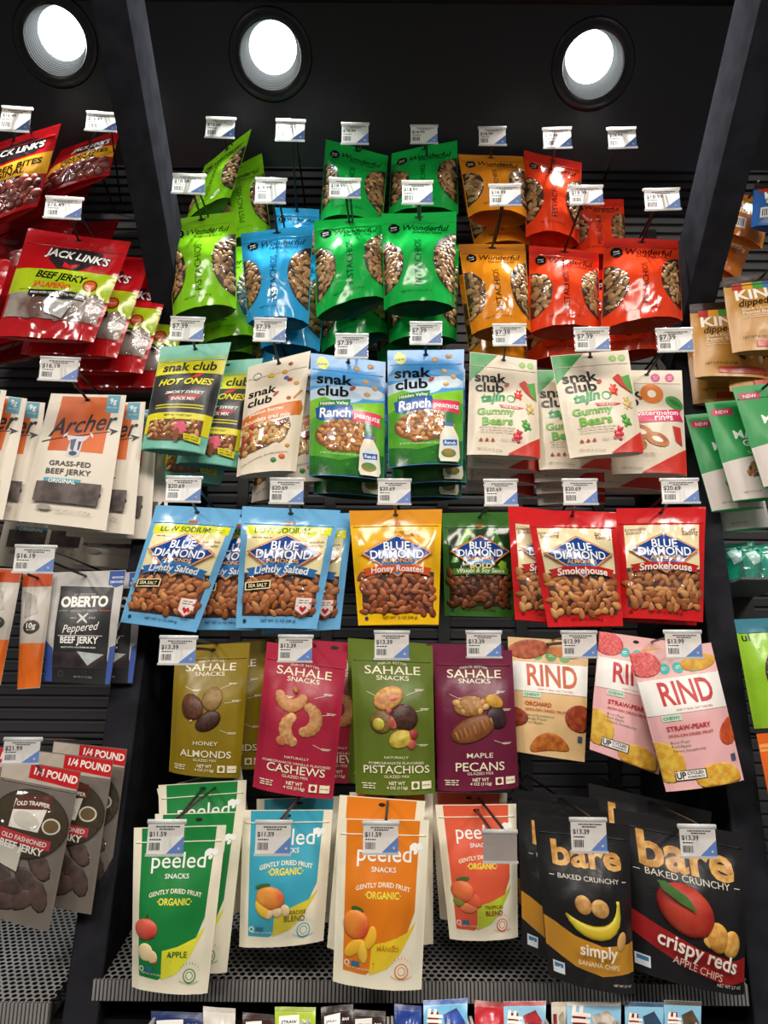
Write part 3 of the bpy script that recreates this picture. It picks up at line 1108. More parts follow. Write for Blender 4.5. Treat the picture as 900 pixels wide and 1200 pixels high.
    b.circ(0.11, 0.945, 0.022, '#2b3a4a' if kind != 'smoke' else '#7a1014')
    b.txt('NET WT 12 OZ (340 g)', 0.52, 0.945, 0.42, '#2b3f6a' if kind == 'light' else '#4a2410', 0.012, res=1)
    b.done('almond_fill')


def d_sahale(b, name, sub, kind, ink='#efe6c8'):
    b.txt('SNACK BETTER', 0.5, 0.130, 0.36, ink, 0.0, arc=0.2, res=1, hs=0.8)
    b.txt('SAHALE', 0.5, 0.182, 0.68, ink, 0.006, hs=0.74)
    b.txt('SNACKS', 0.5, 0.236, 0.40, ink, 0.006, hs=0.74)
    L = lambda *q, **k: b.lump(*q, hi=True, acc=b.pr, **k)
    if kind == 'almond':
        L(0.30, 0.49, 0.185, 0.085, '#6b3d24', 65, mottle='#4a281a', taper=0.15, th=0.3, ms=200.0)
        L(0.57, 0.43, 0.165, 0.078, '#9c7e44', 100, mottle='#7f6432', th=0.3)
        for q in range(6): L(0.53 + 0.045 * (q % 2) + 0.01 * q, 0.365 + 0.024 * q, 0.035, 0.012, '#e2d4a6', 60 + q * 33, th=0.9)
        L(0.53, 0.60, 0.185, 0.070, '#4a2b20', -32, mottle='#34190f', taper=0.1, th=0.3, ms=260.0)
        for x, y in ((0.22, 0.52), (0.36, 0.55), (0.30, 0.60), (0.47, 0.63), (0.60, 0.58)): L(x, y, 0.026, 0.010, '#cdb48c', 40 + 300 * x, th=0.9)
    elif kind == 'cashew':
        def cashew(cu, cv, r, a0, a1, c):
            for q in range(9):
                t = math.radians(a0 + (a1 - a0) * q / 8)
                w = 0.062 + 0.022 * math.sin(math.pi * q / 8)
                L(cu + r * math.cos(t), cv + r * b.W / b.H * math.sin(t), w, w * b.W / b.H, c, 0, mottle='#b87a48', th=0.30, ms=180.0)
        cashew(0.38, 0.335, 0.15, 20, 165, '#c99058')
        cashew(0.56, 0.50, 0.15, -70, 85, '#d09c62')
        cashew(0.50, 0.575, 0.155, 110, 235, '#d6a86c')
        L(0.31, 0.665, 0.07, 0.035, '#a84430', 10, mottle='#d08050'); L(0.40, 0.435, 0.06, 0.022, '#b84a3e', -20, th=0.5); L(0.42, 0.31, 0.05, 0.02, '#b5723f', 60, th=1.2)
    elif kind == 'pistachio':
        L(0.44, 0.375, 0.20, 0.075, '#d2a258', -28, mottle='#b3713f', th=0.3, ms=150.0); L(0.49, 0.375, 0.10, 0.032, '#c0605a', -20, th=0.8, mottle='#d88a70')
        L(0.63, 0.50, 0.17, 0.088, '#3a2018', 25, mottle='#5a3428', th=0.3, ms=200.0)
        L(0.35, 0.535, 0.135, 0.080, '#8f6a34', 60, mottle='#6b4a26', th=0.3); L(0.32, 0.545, 0.09, 0.05, '#b8b43a', 60, th=0.6, mottle='#d0c850')
        L(0.49, 0.535, 0.065, 0.048, '#b8443e', 0, mottle='#d0746a', th=0.5); L(0.44, 0.455, 0.04, 0.026, '#c0605a', 0, th=0.6)
        L(0.58, 0.645, 0.155, 0.060, '#b8982e', -20, mottle='#d8c450', th=0.35); L(0.60, 0.64, 0.10, 0.03, '#d8c84c', -20, th=0.9); L(0.73, 0.615, 0.065, 0.035, '#a83436', -50, th=0.5); L(0.71, 0.68, 0.055, 0.035, '#c05848', 10, th=0.5)
    else:
        L(0.42, 0.42, 0.20, 0.075, '#b8884a', -5, mottle='#8f6030', th=0.3)
        for q in range(11): L(0.26 + 0.035 * q, 0.395 + 0.028 * (q % 3), 0.055, 0.026, ('#cfa262', '#b98a4a')[q % 2], q * 35, th=0.8)
        L(0.73, 0.385, 0.12, 0.048, '#d0a030', 25, mottle='#b88626', th=0.4)
        L(0.75, 0.50, 0.13, 0.085, '#2a161c', -20, th=0.3, mottle='#3f222a')
        L(0.46, 0.58, 0.30, 0.088, '#8f5628', -22, mottle='#7a4520', th=0.3)
        for q in range(9):
            x = -0.23 + 0.058 * q
            L(0.46 + x * 0.93, 0.58 - x * 0.30 * b.W / b.H * 1.25, 0.105 * math.sqrt(max(0.1, 1 - (x / 0.29) ** 2)), 0.011, ('#b98048', '#a36c38')[q % 2], 72, th=2.6)
    for u0, v0, u1, v1 in ((0.18, 0.33, 0.32, 0.37), (0.66, 0.35, 0.80, 0.32), (0.74, 0.46, 0.86, 0.45), (0.70, 0.66, 0.84, 0.69)):
        b.poly([(u0, v0), (u1, v1), (u1, v1 + 0.003), (u0, v0 + 0.003)], ink)
        b.rect(u1 - 0.03, v1 - 0.012, u1 + 0.08, v1 - 0.008, ink); b.rect(u1 - 0.03, v1 - 0.004, u1 + 0.06, v1, ink)
    if sub:
        v = 0.765
        for s, w in sub:
            b.txt(s, 0.52, v, w, ink, 0.004, res=2, hs=0.72)
            v += 0.036
    b.txt(name[0], 0.52, 0.840, name[1], ink, 0.008, hs=0.80)
    b.txt('GLAZED MIX', 0.52, 0.884, 0.32, ink, 0.0, res=2, hs=0.8)
    b.txt('NET WT', 0.52, 0.925, 0.20, ink, 0.02, res=2)
    b.txt('4 OZ (113g)', 0.52, 0.955, 0.26, ink, 0.02, res=2, hs=0.85)
    b.lines(0.17, 0.925, 0.18, 3, 0.014, ink, 0.006, 6)
    b.rect(0.70, 0.915, 0.80, 0.965, ink); b.circ(0.75, 0.94, 0.03, b.col)
    b.rect(0.83, 0.915, 0.95, 0.965, ink); b.txt('NON GMO', 0.89, 0.94, 0.1, b.col, 0.02, res=1)
    b.done()


def d_rind(b, flavour, ink, body, list3, dots, kind):
    L = lambda *q, **k: b.lump(*q, hi=True, acc=b.pr, **k)
    if kind == 'orchard':
        L(0.25, 0.10, 0.26, 0.085, '#b5552a', -10, th=0.06, mottle='#8c3a1c'); L(0.70, 0.11, 0.22, 0.05, '#c9742c', 5, th=0.06)
    else:
        L(0.12, 0.09, 0.22, 0.10, '#d0404a', 15, th=0.06, mottle='#e8807a', ms=400.0); L(0.78, 0.13, 0.22, 0.06, '#e3b23a', -5, th=0.06, mottle='#c98f2a'); L(0.72, 0.13, 0.10, 0.03, '#f0b6b4', 0, th=0.05)
    for k in range(3):
        b.circ(0.36 + 0.17 * k, 0.145 + 0.004 * k, 0.068, dots)
        b.lines(0.36 + 0.17 * k, 0.135, 0.07, 2, 0.014, '#eaf6ee', 0.005, k)
    b.rect(0.0, 0.21, 1, 0.47, '#f2efe9')
    b.txt('RIND', 0.53, 0.325, 0.64, ink, 0.02, 0, 0, hs=1.42)
    b.txt('KEEP IT REAL. EAT THE PEEL.', 0.57, 0.447, 0.46, ink, 0.0, res=1, hs=0.9)
    b.rect(0.15, 0.475, 0.37, 0.52, '#cfe6d2')
    b.txt('CHEWY', 0.26, 0.498, 0.19, '#2f8a5c', 0.02, res=2)
    b.txt(flavour, 0.17 + 0.024 * len(flavour), 0.572, 0.048 * len(flavour), ink, 0.02, hs=1.0)
    b.txt('SKIN-ON DRIED FRUIT', 0.44, 0.622, 0.54, ink, 0.012, res=2, hs=0.85)
    for k, s in enumerate(list3):
        b.txt(s, 0.17 + 0.0125 * len(s), 0.668 + 0.031 * k, 0.024 * len(s), '#3c6a4a', 0.0, res=1, hs=0.8)
    if kind == 'orchard':
        L(0.0, 0.70, 0.13, 0.14, '#a8482a', 90, th=0.05, mottle='#7c2c1a')
        L(0.48, 0.90, 0.27, 0.075, '#c97a24', -8, bend=0.35, th=0.08, mottle='#a34a1c'); L(0.47, 0.86, 0.15, 0.035, '#e0a040', -8, th=0.1, bend=0.3)
        L(0.90, 0.66, 0.17, 0.145, '#b5502a', 90, th=0.05, mottle='#8c3018'); L(0.90, 0.66, 0.05, 0.03, '#e0a86a', 90, th=0.1)
        for q in range(8):
            t = math.pi * q / 4
            L(0.90 + 0.08 * math.cos(t), 0.66 + 0.062 * math.sin(t), 0.045, 0.008, '#d98a4a', math.degrees(t), th=0.2)
    else:
        L(0.06, 0.80, 0.25, 0.13, '#d9a02f', 60, th=0.05, mottle='#e6bf4a'); L(0.02, 0.80, 0.19, 0.09, '#f0d27a', 60, th=0.06)
        L(0.66, 0.945, 0.30, 0.10, '#d9982a', 3, th=0.05, mottle='#e8c350'); L(0.64, 0.965, 0.17, 0.05, '#f2c0b8', 3, th=0.05)
        L(0.95, 0.64, 0.13, 0.12, '#cf5a2a', 50, th=0.05, mottle='#b8401f')
        b.rect(0.13, 0.865, 0.50, 0.935, '#1b1714'); b.rect(0.142, 0.871, 0.488, 0.929, '#f6f3ec')
        b.txt('UP', 0.205, 0.90, 0.11, '#1b1714', 0.03, hs=1.15); b.txt('CYCLED', 0.37, 0.888, 0.19, '#1b1714', 0.02, res=2); b.txt('INGREDIENTS', 0.37, 0.914, 0.19, '#1b1714', 0.01, res=1)
    b.rect(0.87, 0.80, 0.94, 0.85, '#44506a')
    b.done()


def d_peeled(b, flavour, body, swoosh, fruit, flav_ink='#3c6a35'):
    b.poly([(0.09, 0.0), (0.90, 0.0), (0.88, 0.55), (0.80, 0.68), (0.66, 0.80), (0.36, 0.925), (0.11, 0.915)], body)
    b.poly([(0.90, 0.60), (0.86, 0.66), (0.74, 0.79), (0.60, 0.88), (0.40, 0.925), (0.42, 0.745), (0.60, 0.72), (0.80, 0.67)], swoosh)
    k = 0.52
    b.txt('peeled', k, 0.225, 0.60, '#f3f5ee', 0.004, hs=1.05)
    b.ell(k + 0.32, 0.165, 0.035, 0.028, '#f3f5ee', rot=50); b.ell(k + 0.385, 0.165, 0.035, 0.024, '#f3f5ee', rot=-50); b.ell(k + 0.345, 0.195, 0.03, 0.012, '#f3f5ee', rot=-60)
    b.txt('SNACKS', k, 0.305, 0.27, '#f3f5ee', 0.01)
    b.txt('GENTLY DRIED FRUIT', k, 0.392, 0.60, '#f6f0d0', 0.02, arc=0.35, hs=1.1)
    b.txt('\u00b7ORGANIC\u00b7', k, 0.455, 0.40, '#efe24a', 0.03, hs=1.25)
    fl = flavour.split('|')
    for q, s in enumerate(fl):
        b.txt(s, 0.60 + (0.05 if len(fl) > 1 else 0.0), 0.775 + 0.045 * q - 0.01 * len(fl), min(0.26, 0.048 * len(s)), flav_ink, 0.012)
    for q in range(9):
        t = math.radians(200 + q * 17)
        b.poly([(0.76 + 0.11 * math.cos(t), 0.885 + 0.062 * math.sin(t)), (0.765 + 0.11 * math.cos(t), 0.885 + 0.062 * math.sin(t)), (0.765 + 0.135 * math.cos(t), 0.885 + 0.078 * math.sin(t)), (0.76 + 0.135 * math.cos(t), 0.885 + 0.078 * math.sin(t))], body)
    b.circ(0.76, 0.89, 0.075, body); b.circ(0.76, 0.89, 0.064, '#eee7cf'); b.circ(0.76, 0.89, 0.045, body); b.circ(0.76, 0.89, 0.036, '#eee7cf')
    b.txt('dried at low temperature', 0.76, 0.935, 0.24, body, 0.02, arc=-0.45, res=1)
    b.txt('NET WT 2.8 OZ (80g)', 0.28, 0.892, 0.26, '#e9ecdc', 0.0, 0, -2, res=1)
    L = lambda *q, **kk: b.lump(*q, hi=True, acc=b.pr, **kk)
    if fruit == 'apple':
        L(0.20, 0.625, 0.115, 0.085, '#c4302a', 90, th=0.3, mottle='#d9604a', ms=30.0); b.poly([(0.20, 0.555), (0.215, 0.53), (0.225, 0.532), (0.215, 0.558)], '#4a2f1a')
        L(0.20, 0.765, 0.10, 0.055, '#efd9a8', 60, th=0.2); L(0.29, 0.79, 0.07, 0.04, '#efd0a0', 80, th=0.2); L(0.31, 0.82, 0.035, 0.015, '#d0404a', 0, th=0.3)
    elif fruit == 'mango':
        L(0.24, 0.635, 0.15, 0.085, '#d9452f', 60, th=0.3, mottle='#e88a30', ms=30.0); b.ell(0.25, 0.545, 0.07, 0.017, '#3c6a2f', rot=15)
        L(0.40, 0.71, 0.13, 0.035, '#efb52a', 110, th=0.3, bend=0.2); L(0.22, 0.775, 0.13, 0.038, '#efb52a', -45, th=0.3); L(0.32, 0.79, 0.12, 0.033, '#f3c444', 80, th=0.3)
    elif fruit == 'paradise':
        L(0.36, 0.645, 0.17, 0.085, '#d9452f', 15, th=0.3, mottle='#e8a040', ms=30.0); b.ell(0.27, 0.555, 0.09, 0.017, '#3c6a2f', rot=-10)
        L(0.28, 0.72, 0.12, 0.05, '#efc23a', 50, th=0.3)
        for q in range(3): L(0.34 + 0.10 * q, 0.755 - 0.008 * q, 0.065, 0.038, '#eed2a0', 60, th=0.3)
    else:
        L(0.24, 0.64, 0.16, 0.08, '#d9452f', 15, th=0.3, mottle='#e07a40', ms=30.0); L(0.18, 0.71, 0.08, 0.045, '#7c8a3a', 0, th=0.3); L(0.36, 0.70, 0.14, 0.05, '#e0603a', 30, th=0.25); L(0.30, 0.76, 0.12, 0.04, '#e87a50', 0, th=0.25)
        b.ell(0.25, 0.55, 0.09, 0.017, '#3c6a2f', rot=-10)
    b.circ(0.15, 0.865, 0.03, '#f3f0e0'); b.circ(0.15, 0.865, 0.02, body); b.rect(0.20, 0.85, 0.29, 0.88, '#2f6a8a')
    b.done()


def d_bare(b, kind):
    b.txt('bare', 0.52, 0.215, 0.74, '#e0ae62', 0.03, hs=0.86, mottle='#b8803a', mscale=90)
    b.rect(0.10, 0.353, 0.15, 0.358, '#d8d2c4'); b.rect(0.88, 0.353, 0.93, 0.358, '#d8d2c4')
    b.txt('BAKED CRUNCHY', 0.515, 0.355, 0.66, '#d8d2c4', 0.0, hs=0.85)
    L = lambda *q, **k: b.lump(*q, hi=True, acc=b.pr, **k)
    if kind == 'banana':
        b.poly([(0.0, 0.62), (0.10, 0.64), (0.30, 0.70), (0.60, 0.74), (0.95, 0.71), (1.0, 0.70), (1.0, 0.875), (0.6, 0.915), (0.3, 0.885), (0.0, 0.80)], '#c98f2c')
        L(0.42, 0.51, 0.095, 0.055, '#d2a05c', 70, th=0.3, mottle='#b07a3c'); L(0.60, 0.52, 0.10, 0.055, '#d8aa66', 0, th=0.25, mottle='#b88444')
        L(0.83, 0.70, 0.10, 0.032, '#d2a05c', -70, th=0.3)
        path = [(0.22, 0.575), (0.27, 0.605), (0.34, 0.635), (0.42, 0.655), (0.50, 0.665), (0.58, 0.665), (0.66, 0.652), (0.72, 0.628), (0.765, 0.597), (0.79, 0.56), (0.80, 0.525), (0.805, 0.49), (0.805, 0.465)]
        rad = [0.012, 0.030, 0.050, 0.062, 0.068, 0.070, 0.068, 0.062, 0.052, 0.038, 0.025, 0.018, 0.020]
        V, Fc = [], []
        for q, ((x, y), r_) in enumerate(zip(path, rad)):
            x0, y0 = path[max(q - 1, 0)]; x1, y1 = path[min(q + 1, len(path) - 1)]
            tx, ty = (x1 - x0) * b.W, (y1 - y0) * b.H
            ln = math.hypot(tx, ty)
            nx, ny = -ty / ln, tx / ln
            c0 = b.map([(x, y)], 0.002)[0]
            for k in range(10):
                t = 2 * math.pi * k / 10
                w = r_ * b.W
                p = b.map([(x + nx * w * math.cos(t) / b.W, y + ny * w * math.cos(t) / b.H)], 0.002)[0] + b.N * (w * 0.45 * math.sin(t))
                V.append(p)
        n_ = len(path)
        for q in range(n_ - 1):
            for k in range(10):
                Fc.append((q * 10 + k, q * 10 + (k + 1) % 10, q * 10 + 10 + (k + 1) % 10, q * 10 + 10 + k))
        Fc += [tuple(range(10)), tuple(range((n_ - 1) * 10, n_ * 10))]
        b.pr.add(V, Fc, mat('#dfc02c', 0.45, mottle='#d3cc3c', mscale=24.0))
        b.layer = 0.006
        b.txt('simply', 0.55, 0.775, 0.42, '#f6efdc', 0.02)
        b.txt('BANANA CHIPS', 0.55, 0.845, 0.46, '#f3e6c4', 0.0)
    else:
        b.poly([(0.0, 0.60), (0.25, 0.68), (0.55, 0.76), (0.85, 0.80), (1.0, 0.77), (1.0, 0.92), (0.8, 0.95), (0.5, 0.90), (0.25, 0.83), (0.0, 0.74)], '#9c2020')
        L(0.47, 0.545, 0.23, 0.155, '#a8251f', 20, th=0.35, mottle='#c4482f', ms=25.0)
        b.layer = 0.014
        b.poly([(0.24, 0.39), (0.30, 0.385), (0.46, 0.455), (0.52, 0.535), (0.40, 0.50), (0.28, 0.445)], '#3f6a2c')
        L(0.72, 0.675, 0.11, 0.085, '#dba64c', 80, th=0.3, mottle='#c07f36'); L(0.84, 0.70, 0.10, 0.07, '#e2b45c', 110, th=0.3, mottle='#c98a3c'); L(0.64, 0.71, 0.05, 0.03, '#dba64c', 30)
        b.layer = 0.006
        b.txt('crispy reds', 0.55, 0.795, 0.66, '#f7efe4', 0.018, 0, -9)
        b.txt('APPLE CHIPS', 0.55, 0.878, 0.42, '#e9c9b8', 0.0, 0, -9)
    b.layer = 0.001
    b.rect(0.06, 0.885, 0.18, 0.955, '#dfe6ea'); b.rect(0.075, 0.895, 0.165, 0.92, '#3f7fb0')
    b.txt('NET WT 2.7 OZ', 0.84, 0.955, 0.22, '#d8d2c4', 0.01, res=1)
    b.done()


def d_links(b, seed=1):
    """red jerky bag with a lime band and a clear lower window"""
    b.poly([(0.30, 0.155), (0.50, 0.12), (0.62, 0.135), (0.78, 0.15), (0.80, 0.25), (0.62, 0.37), (0.42, 0.36), (0.30, 0.27)], '#2b2326')
    b.txt("JACK LINK'S", 0.56, 0.225, 0.62, '#f4f2ee', 0.03, 0.05, -5, hs=1.1, outline='#241a1c')
    b.poly([(0.46, 0.285), (0.53, 0.32), (0.62, 0.29), (0.56, 0.36), (0.47, 0.345)], '#c4202a')
    b.poly([(0, 0.385), (1, 0.36), (1, 0.62), (0, 0.62)], '#b4cc1f', mottle='#9dbb1c', mscale=14)
    b.txt('BEEF JERKY', 0.50, 0.455, 0.50, '#1d1a12', 0.035, 0.1, -4, hs=1.1)
    b.txt('JALAPE\u00d1O', 0.44, 0.535, 0.38, '#d9431f', 0.035, 0.05, -4)
    b.lines(0.42, 0.58, 0.6, 1, 0.02, '#4a5a1a', 0.006, 2)
    b.circ(0.80, 0.50, 0.065, '#7b1c1a'); b.circ(0.80, 0.50, 0.052, '#d9622a'); b.txt('HOT', 0.80, 0.505, 0.07, '#f4e6c8', 0.02, res=1)
    ol = [(0.03, 0.615), (0.97, 0.60), (0.97, 0.845), (0.03, 0.83)]
    b.poly(ol, '#a79c94', mottle='#6d5149', mscale=26)
    rnd = random.Random(seed)
    for q in range(9):
        b.lump(rnd.uniform(0.12, 0.9), rnd.uniform(0.66, 0.80), 0.13, 0.05, '#8d7c74', rnd.uniform(-60, 60), 0.06, mottle='#6d4b43', acc=b.nu, rough=0.6)
    b.layer += 0.003
    b.poly([(0.50, 0.665), (0.72, 0.69), (0.64, 0.83), (0.46, 0.79)], '#d9d9d6', mottle='#b8b8b6', mscale=70)
    b.poly([(0.24, 0.59), (0.80, 0.595), (0.80, 0.655), (0.24, 0.64)], '#1d1a19')
    b.txt('MADE WITH 100% BEEF | 10g PROTEIN', 0.52, 0.622, 0.52, '#f1efe9', 0.02, 0, -1, res=1)
    b.cover(ol, 0.0075)
    b.done('beef_jerky')


def d_tender(b):
    b.poly([(0.30, 0.10), (0.72, 0.08), (0.90, 0.16), (0.80, 0.30), (0.40, 0.32)], '#2b2326')
    b.txt("JACK LINK'S", 0.58, 0.20, 0.60, '#f4f2ee', 0.03, 0.05, -4, hs=1.1, outline='#241a1c')
    b.poly([(0, 0.38), (1, 0.33), (1, 0.60), (0, 0.62)], '#e3a52c')
    b.txt('TENDER BITES', 0.55, 0.43, 0.72, '#1d1a12', 0.03, 0, 0)
    b.txt('ORIGINAL', 0.50, 0.51, 0.50, '#1d1a12', 0.02, 0, 0)
    b.rect(0.1, 0.575, 0.75, 0.63, '#1d1a19'); b.txt('MADE WITH 100% BEEF', 0.42, 0.602, 0.5, '#f1efe9', 0.02, res=1)
    ol = [(0.03, 0.63), (0.97, 0.62), (0.97, 0.94), (0.03, 0.94)]
    b.nuts(lambda x, y: 0.05 < x < 0.95 and 0.64 < y < 0.93, (0.04, 0.63, 0.96, 0.93), 0.011, ('#8c3b30', '#74281f', '#a0483a'), 0.8, '#571a16', 0.1, 4, outline=ol, gap=0.75)
    b.done('jerky_bites')


def d_archer(b, band='#4aa3b8', flavour='ORIGINAL', left=False):
    b.rect(0.16, 0.02, 0.84, 0.46, '#dd6a22', mottle='#c85a1a', mscale=10)
    b.rect(0.76, 0.0, 0.93, 0.14, '#5b9fb5'); b.txt('9g', 0.845, 0.055, 0.09, '#eef4f4', 0.02, res=2); b.txt('PROTEIN', 0.845, 0.10, 0.12, '#eef4f4', 0.0, res=1)
    b.txt('Archer', 0.52, 0.240, 0.86, '#171a2b', 0.012, 0.45, 10, hs=1.2)
    b.poly([(0.05, 0.385), (0.88, 0.285), (0.88, 0.292), (0.05, 0.395)], '#171a2b'); b.poly([(0.85, 0.262), (0.97, 0.277), (0.88, 0.318), (0.895, 0.287)], '#171a2b')
    b.poly([(0.36, 0.335), (0.43, 0.34), (0.56, 0.34), (0.65, 0.33), (0.60, 0.37), (0.575, 0.38), (0.57, 0.49), (0.53, 0.50), (0.42, 0.50), (0.40, 0.49), (0.42, 0.38), (0.39, 0.375)], '#cfd0d6')
    b.poly([(0.42, 0.37), (0.49, 0.36), (0.48, 0.46), (0.44, 0.44)], '#55586e'); b.poly([(0.52, 0.38), (0.56, 0.38), (0.55, 0.45), (0.53, 0.45)], '#3a3d55'); b.ell(0.485, 0.475, 0.05, 0.018, '#3a3d55')
    b.poly([(0.36, 0.335), (0.32, 0.36), (0.33, 0.33), (0.37, 0.31)], '#e6dfd0'); b.poly([(0.65, 0.33), (0.69, 0.35), (0.68, 0.32), (0.64, 0.305)], '#e6dfd0')
    b.txt('GRASS-FED', 0.48, 0.555, 0.50, '#3b3a3a', 0.012, hs=0.85); b.txt('BEEF JERKY', 0.48, 0.622, 0.54, '#3b3a3a', 0.012, hs=0.85)
    b.layer += 0.004; b.rect(0.22, 0.672, 0.66, 0.712, band); b.txt(flavour, 0.44, 0.692, 0.32, '#f3f6f4', 0.02, res=2)
    ol = [(0.14, 0.70), (0.90, 0.69), (0.88, 0.845), (0.13, 0.845)]
    b.poly(ol, '#3f3533', mottle='#6b5f5a', mscale=45)
    for q, (x, y, r) in enumerate(((0.25, 0.77, 20), (0.45, 0.79, -10), (0.65, 0.76, 30), (0.78, 0.79, -30), (0.36, 0.74, 0), (0.56, 0.81, 10))):
        b.lump(x, y, 0.13, 0.035, '#4a3d3a', r, 0.15, mottle='#2d2523', acc=b.nu)
    b.cover(ol, 0.004)
    b.txt('NET WT 2.5 OZ (70g)', 0.62, 0.905, 0.40, '#8f8878', 0.0, res=1); b.ell(0.28, 0.885, 0.09, 0.018, '#a8a294')
    b.done('beef_jerky')


def d_oberto(b):
    b.rect(0.0, 0.0, 1.0, 0.80, '#c9c6c2', mottle='#b4b0ac', mscale=24)
    b.poly([(0.80, 0.0), (1, 0.0), (1, 0.13), (0.9, 0.155), (0.80, 0.13)], '#2c4f9c'); b.txt('WOOD', 0.91, 0.065, 0.15, '#e9edf2', 0.02, res=2); b.txt('SMOKED', 0.905, 0.105, 0.17, '#e9edf2', 0.02, res=2)
    b.poly([(0.0, 0.62), (0.14, 0.70), (0.17, 1.0), (0, 1.0)], '#3a559f'); b.poly([(0.93, 0.68), (1, 0.66), (1, 1), (0.92, 1)], '#3a559f')
    b.poly([(0.19, 0.13), (0.88, 0.155), (0.93, 1.0), (0.13, 1.0)], '#242426')
    b.txt('EST. SEATTLE, WA', 0.52, 0.215, 0.28, '#cfccc4', 0.0, res=1)
    b.txt('OBERTO', 0.525, 0.28, 0.62, '#f2f0ea', 0.045, hs=1.25)
    b.txt('SPECIALTY MEATS', 0.53, 0.365, 0.36, '#cfccc4', 0.0, res=1); b.rect(0.19, 0.358, 0.32, 0.366, '#5f8a55'); b.rect(0.74, 0.36, 0.88, 0.368, '#b8402f')
    for r in (45, -45): b.poly(b.ell_pts(0.53, 0.43, 0.10, 0.010, rot=r), '#cfccc4')
    b.txt('SINCE', 0.41, 0.43, 0.08, '#cfccc4', 0.01, res=1); b.txt('1918', 0.66, 0.43, 0.08, '#cfccc4', 0.01, res=1)
    b.txt('Peppered', 0.52, 0.525, 0.50, '#f2f0ea', 0.0, 0.4, 6, hs=1.25)
    b.rect(0.22, 0.585, 0.82, 0.589, '#f2f0ea')
    b.txt('BEEF JERKY', 0.515, 0.635, 0.52, '#f2f0ea', 0.03, hs=1.2); b.txt('MADE WITH 100% PREMIUM STEAK', 0.515, 0.69, 0.48, '#f2f0ea', 0.01, res=1)
    b.poly([(0.17, 0.73), (0.88, 0.74), (0.89, 0.87), (0.155, 0.87)], '#42363a', mottle='#2a2224', mscale=40)
    b.poly([(0.50, 0.725), (0.87, 0.745), (0.66, 0.845)], '#b9c4c0', mottle='#9aa6a3', mscale=60)
    b.txt('NET WT 2.7 OZ (77g)', 0.60, 0.945, 0.26, '#a8a6a0', 0.01, res=1); b.circ(0.27, 0.92, 0.04, '#55555a'); b.circ(0.27, 0.92, 0.033, '#242426')
    b.done()


def d_trapper(b):
    b.rect(0, 0.0, 1, 0.13, '#b9ada0')
    b.poly([(0.36, 0.0), (1, 0.0), (1, 0.12), (0.36, 0.10)], '#c22026'); b.txt('1/4 POUND', 0.70, 0.055, 0.56, '#f6efe8', 0.03, 0.05, -3, hs=1.1)
    for q, (x, y, r) in enumerate(((0.25, 0.70, 20), (0.45, 0.78, -10), (0.65, 0.72, 30), (0.60, 0.85, -30), (0.36, 0.88, 0), (0.75, 0.62, 50), (0.8, 0.80, 70))):
        b.lump(x, y, 0.20, 0.06, '#5a463f', r, 0.07, mottle='#3f302b', acc=b.nu, ms=60.0)
    b.layer += 0.002
    b.poly(b.ell_pts(0.50, 0.38, 0.50, 0.215, 40), '#2e2618'); b.poly(b.ell_pts(0.50, 0.38, 0.485, 0.207, 40), '#3d3220')
    b.poly([(0.28, 0.24), (0.72, 0.21), (0.66, 0.42), (0.28, 0.42)], '#e9e4d8')
    b.poly([(0.30, 0.22), (0.74, 0.18), (0.76, 0.27), (0.28, 0.31)], '#5a2a20'); b.layer += 0.0004; b.txt('OLD TRAPPER', 0.52, 0.25, 0.42, '#efe9da', 0.03, 0, 5, arc=0.2)
    b.ell(0.48, 0.36, 0.17, 0.05, '#cfc9bc', rot=10)
    b.poly([(0.18, 0.43), (0.84, 0.46), (0.84, 0.52), (0.18, 0.50)], '#b8323c'); b.txt('OLD FASHIONED', 0.51, 0.477, 0.58, '#f3dfd8', 0.02, 0, -3)
    b.poly([(0.22, 0.52), (0.52, 0.53), (0.50, 0.68), (0.20, 0.64)], '#c9c4b8')
    b.txt('BEEF JERKY', 0.50, 0.535, 0.56, '#f4f0e6', 0.03, 0, -3)
    b.ell(0.80, 0.37, 0.11, 0.05, '#d8d2c2'); b.ell(0.80, 0.37, 0.09, 0.04, '#6a5634')
    b.cover([(0.01, 0.13), (0.99, 0.13), (0.99, 0.98), (0.01, 0.98)], 0.0045)
    b.done('beef_jerky')


def d_kind(b, seed=1):
    for k, c in enumerate(('#b8342c', '#e0a02a', '#4f9a3f', '#3f74b0', '#7a4a9a')):
        b.rect(0.10 + 0.13 * k, 0.10, 0.23 + 0.13 * k, 0.20, c)
    b.txt('KIND', 0.42, 0.270, 0.60, '#f6f1e6', 0.03, hs=0.85)
    b.txt('dipped clusters', 0.56, 0.385, 0.84, '#1d140c', 0.015, 0.3, 3, hs=1.1)
    b.txt('Dark Chocolate', 0.40, 0.475, 0.46, '#f6ead2', 0.01, res=2, hs=0.8); b.txt('Peanut Butter', 0.38, 0.525, 0.42, '#f6ead2', 0.01, res=2, hs=0.8)
    b.lines(0.36, 0.56, 0.5, 2, 0.03, '#e9d2a4', 0.008, 3)
    rnd = random.Random(seed)
    for q in range(16):
        b.lump(rnd.uniform(0.55, 0.92), rnd.uniform(0.58, 0.76), 0.09, 0.035, rnd.choice(('#3a2012', '#5a3218', '#d9b070', '#e8d6b0')), rnd.uniform(0, 180), 0.4)
    b.rect(0.3, 0.88, 1, 0.96, '#c0402a')
    b.txt('NET WT 4 OZ (113g)', 0.34, 0.84, 0.42, '#4a2c10', 0.01, res=1)
    b.done()


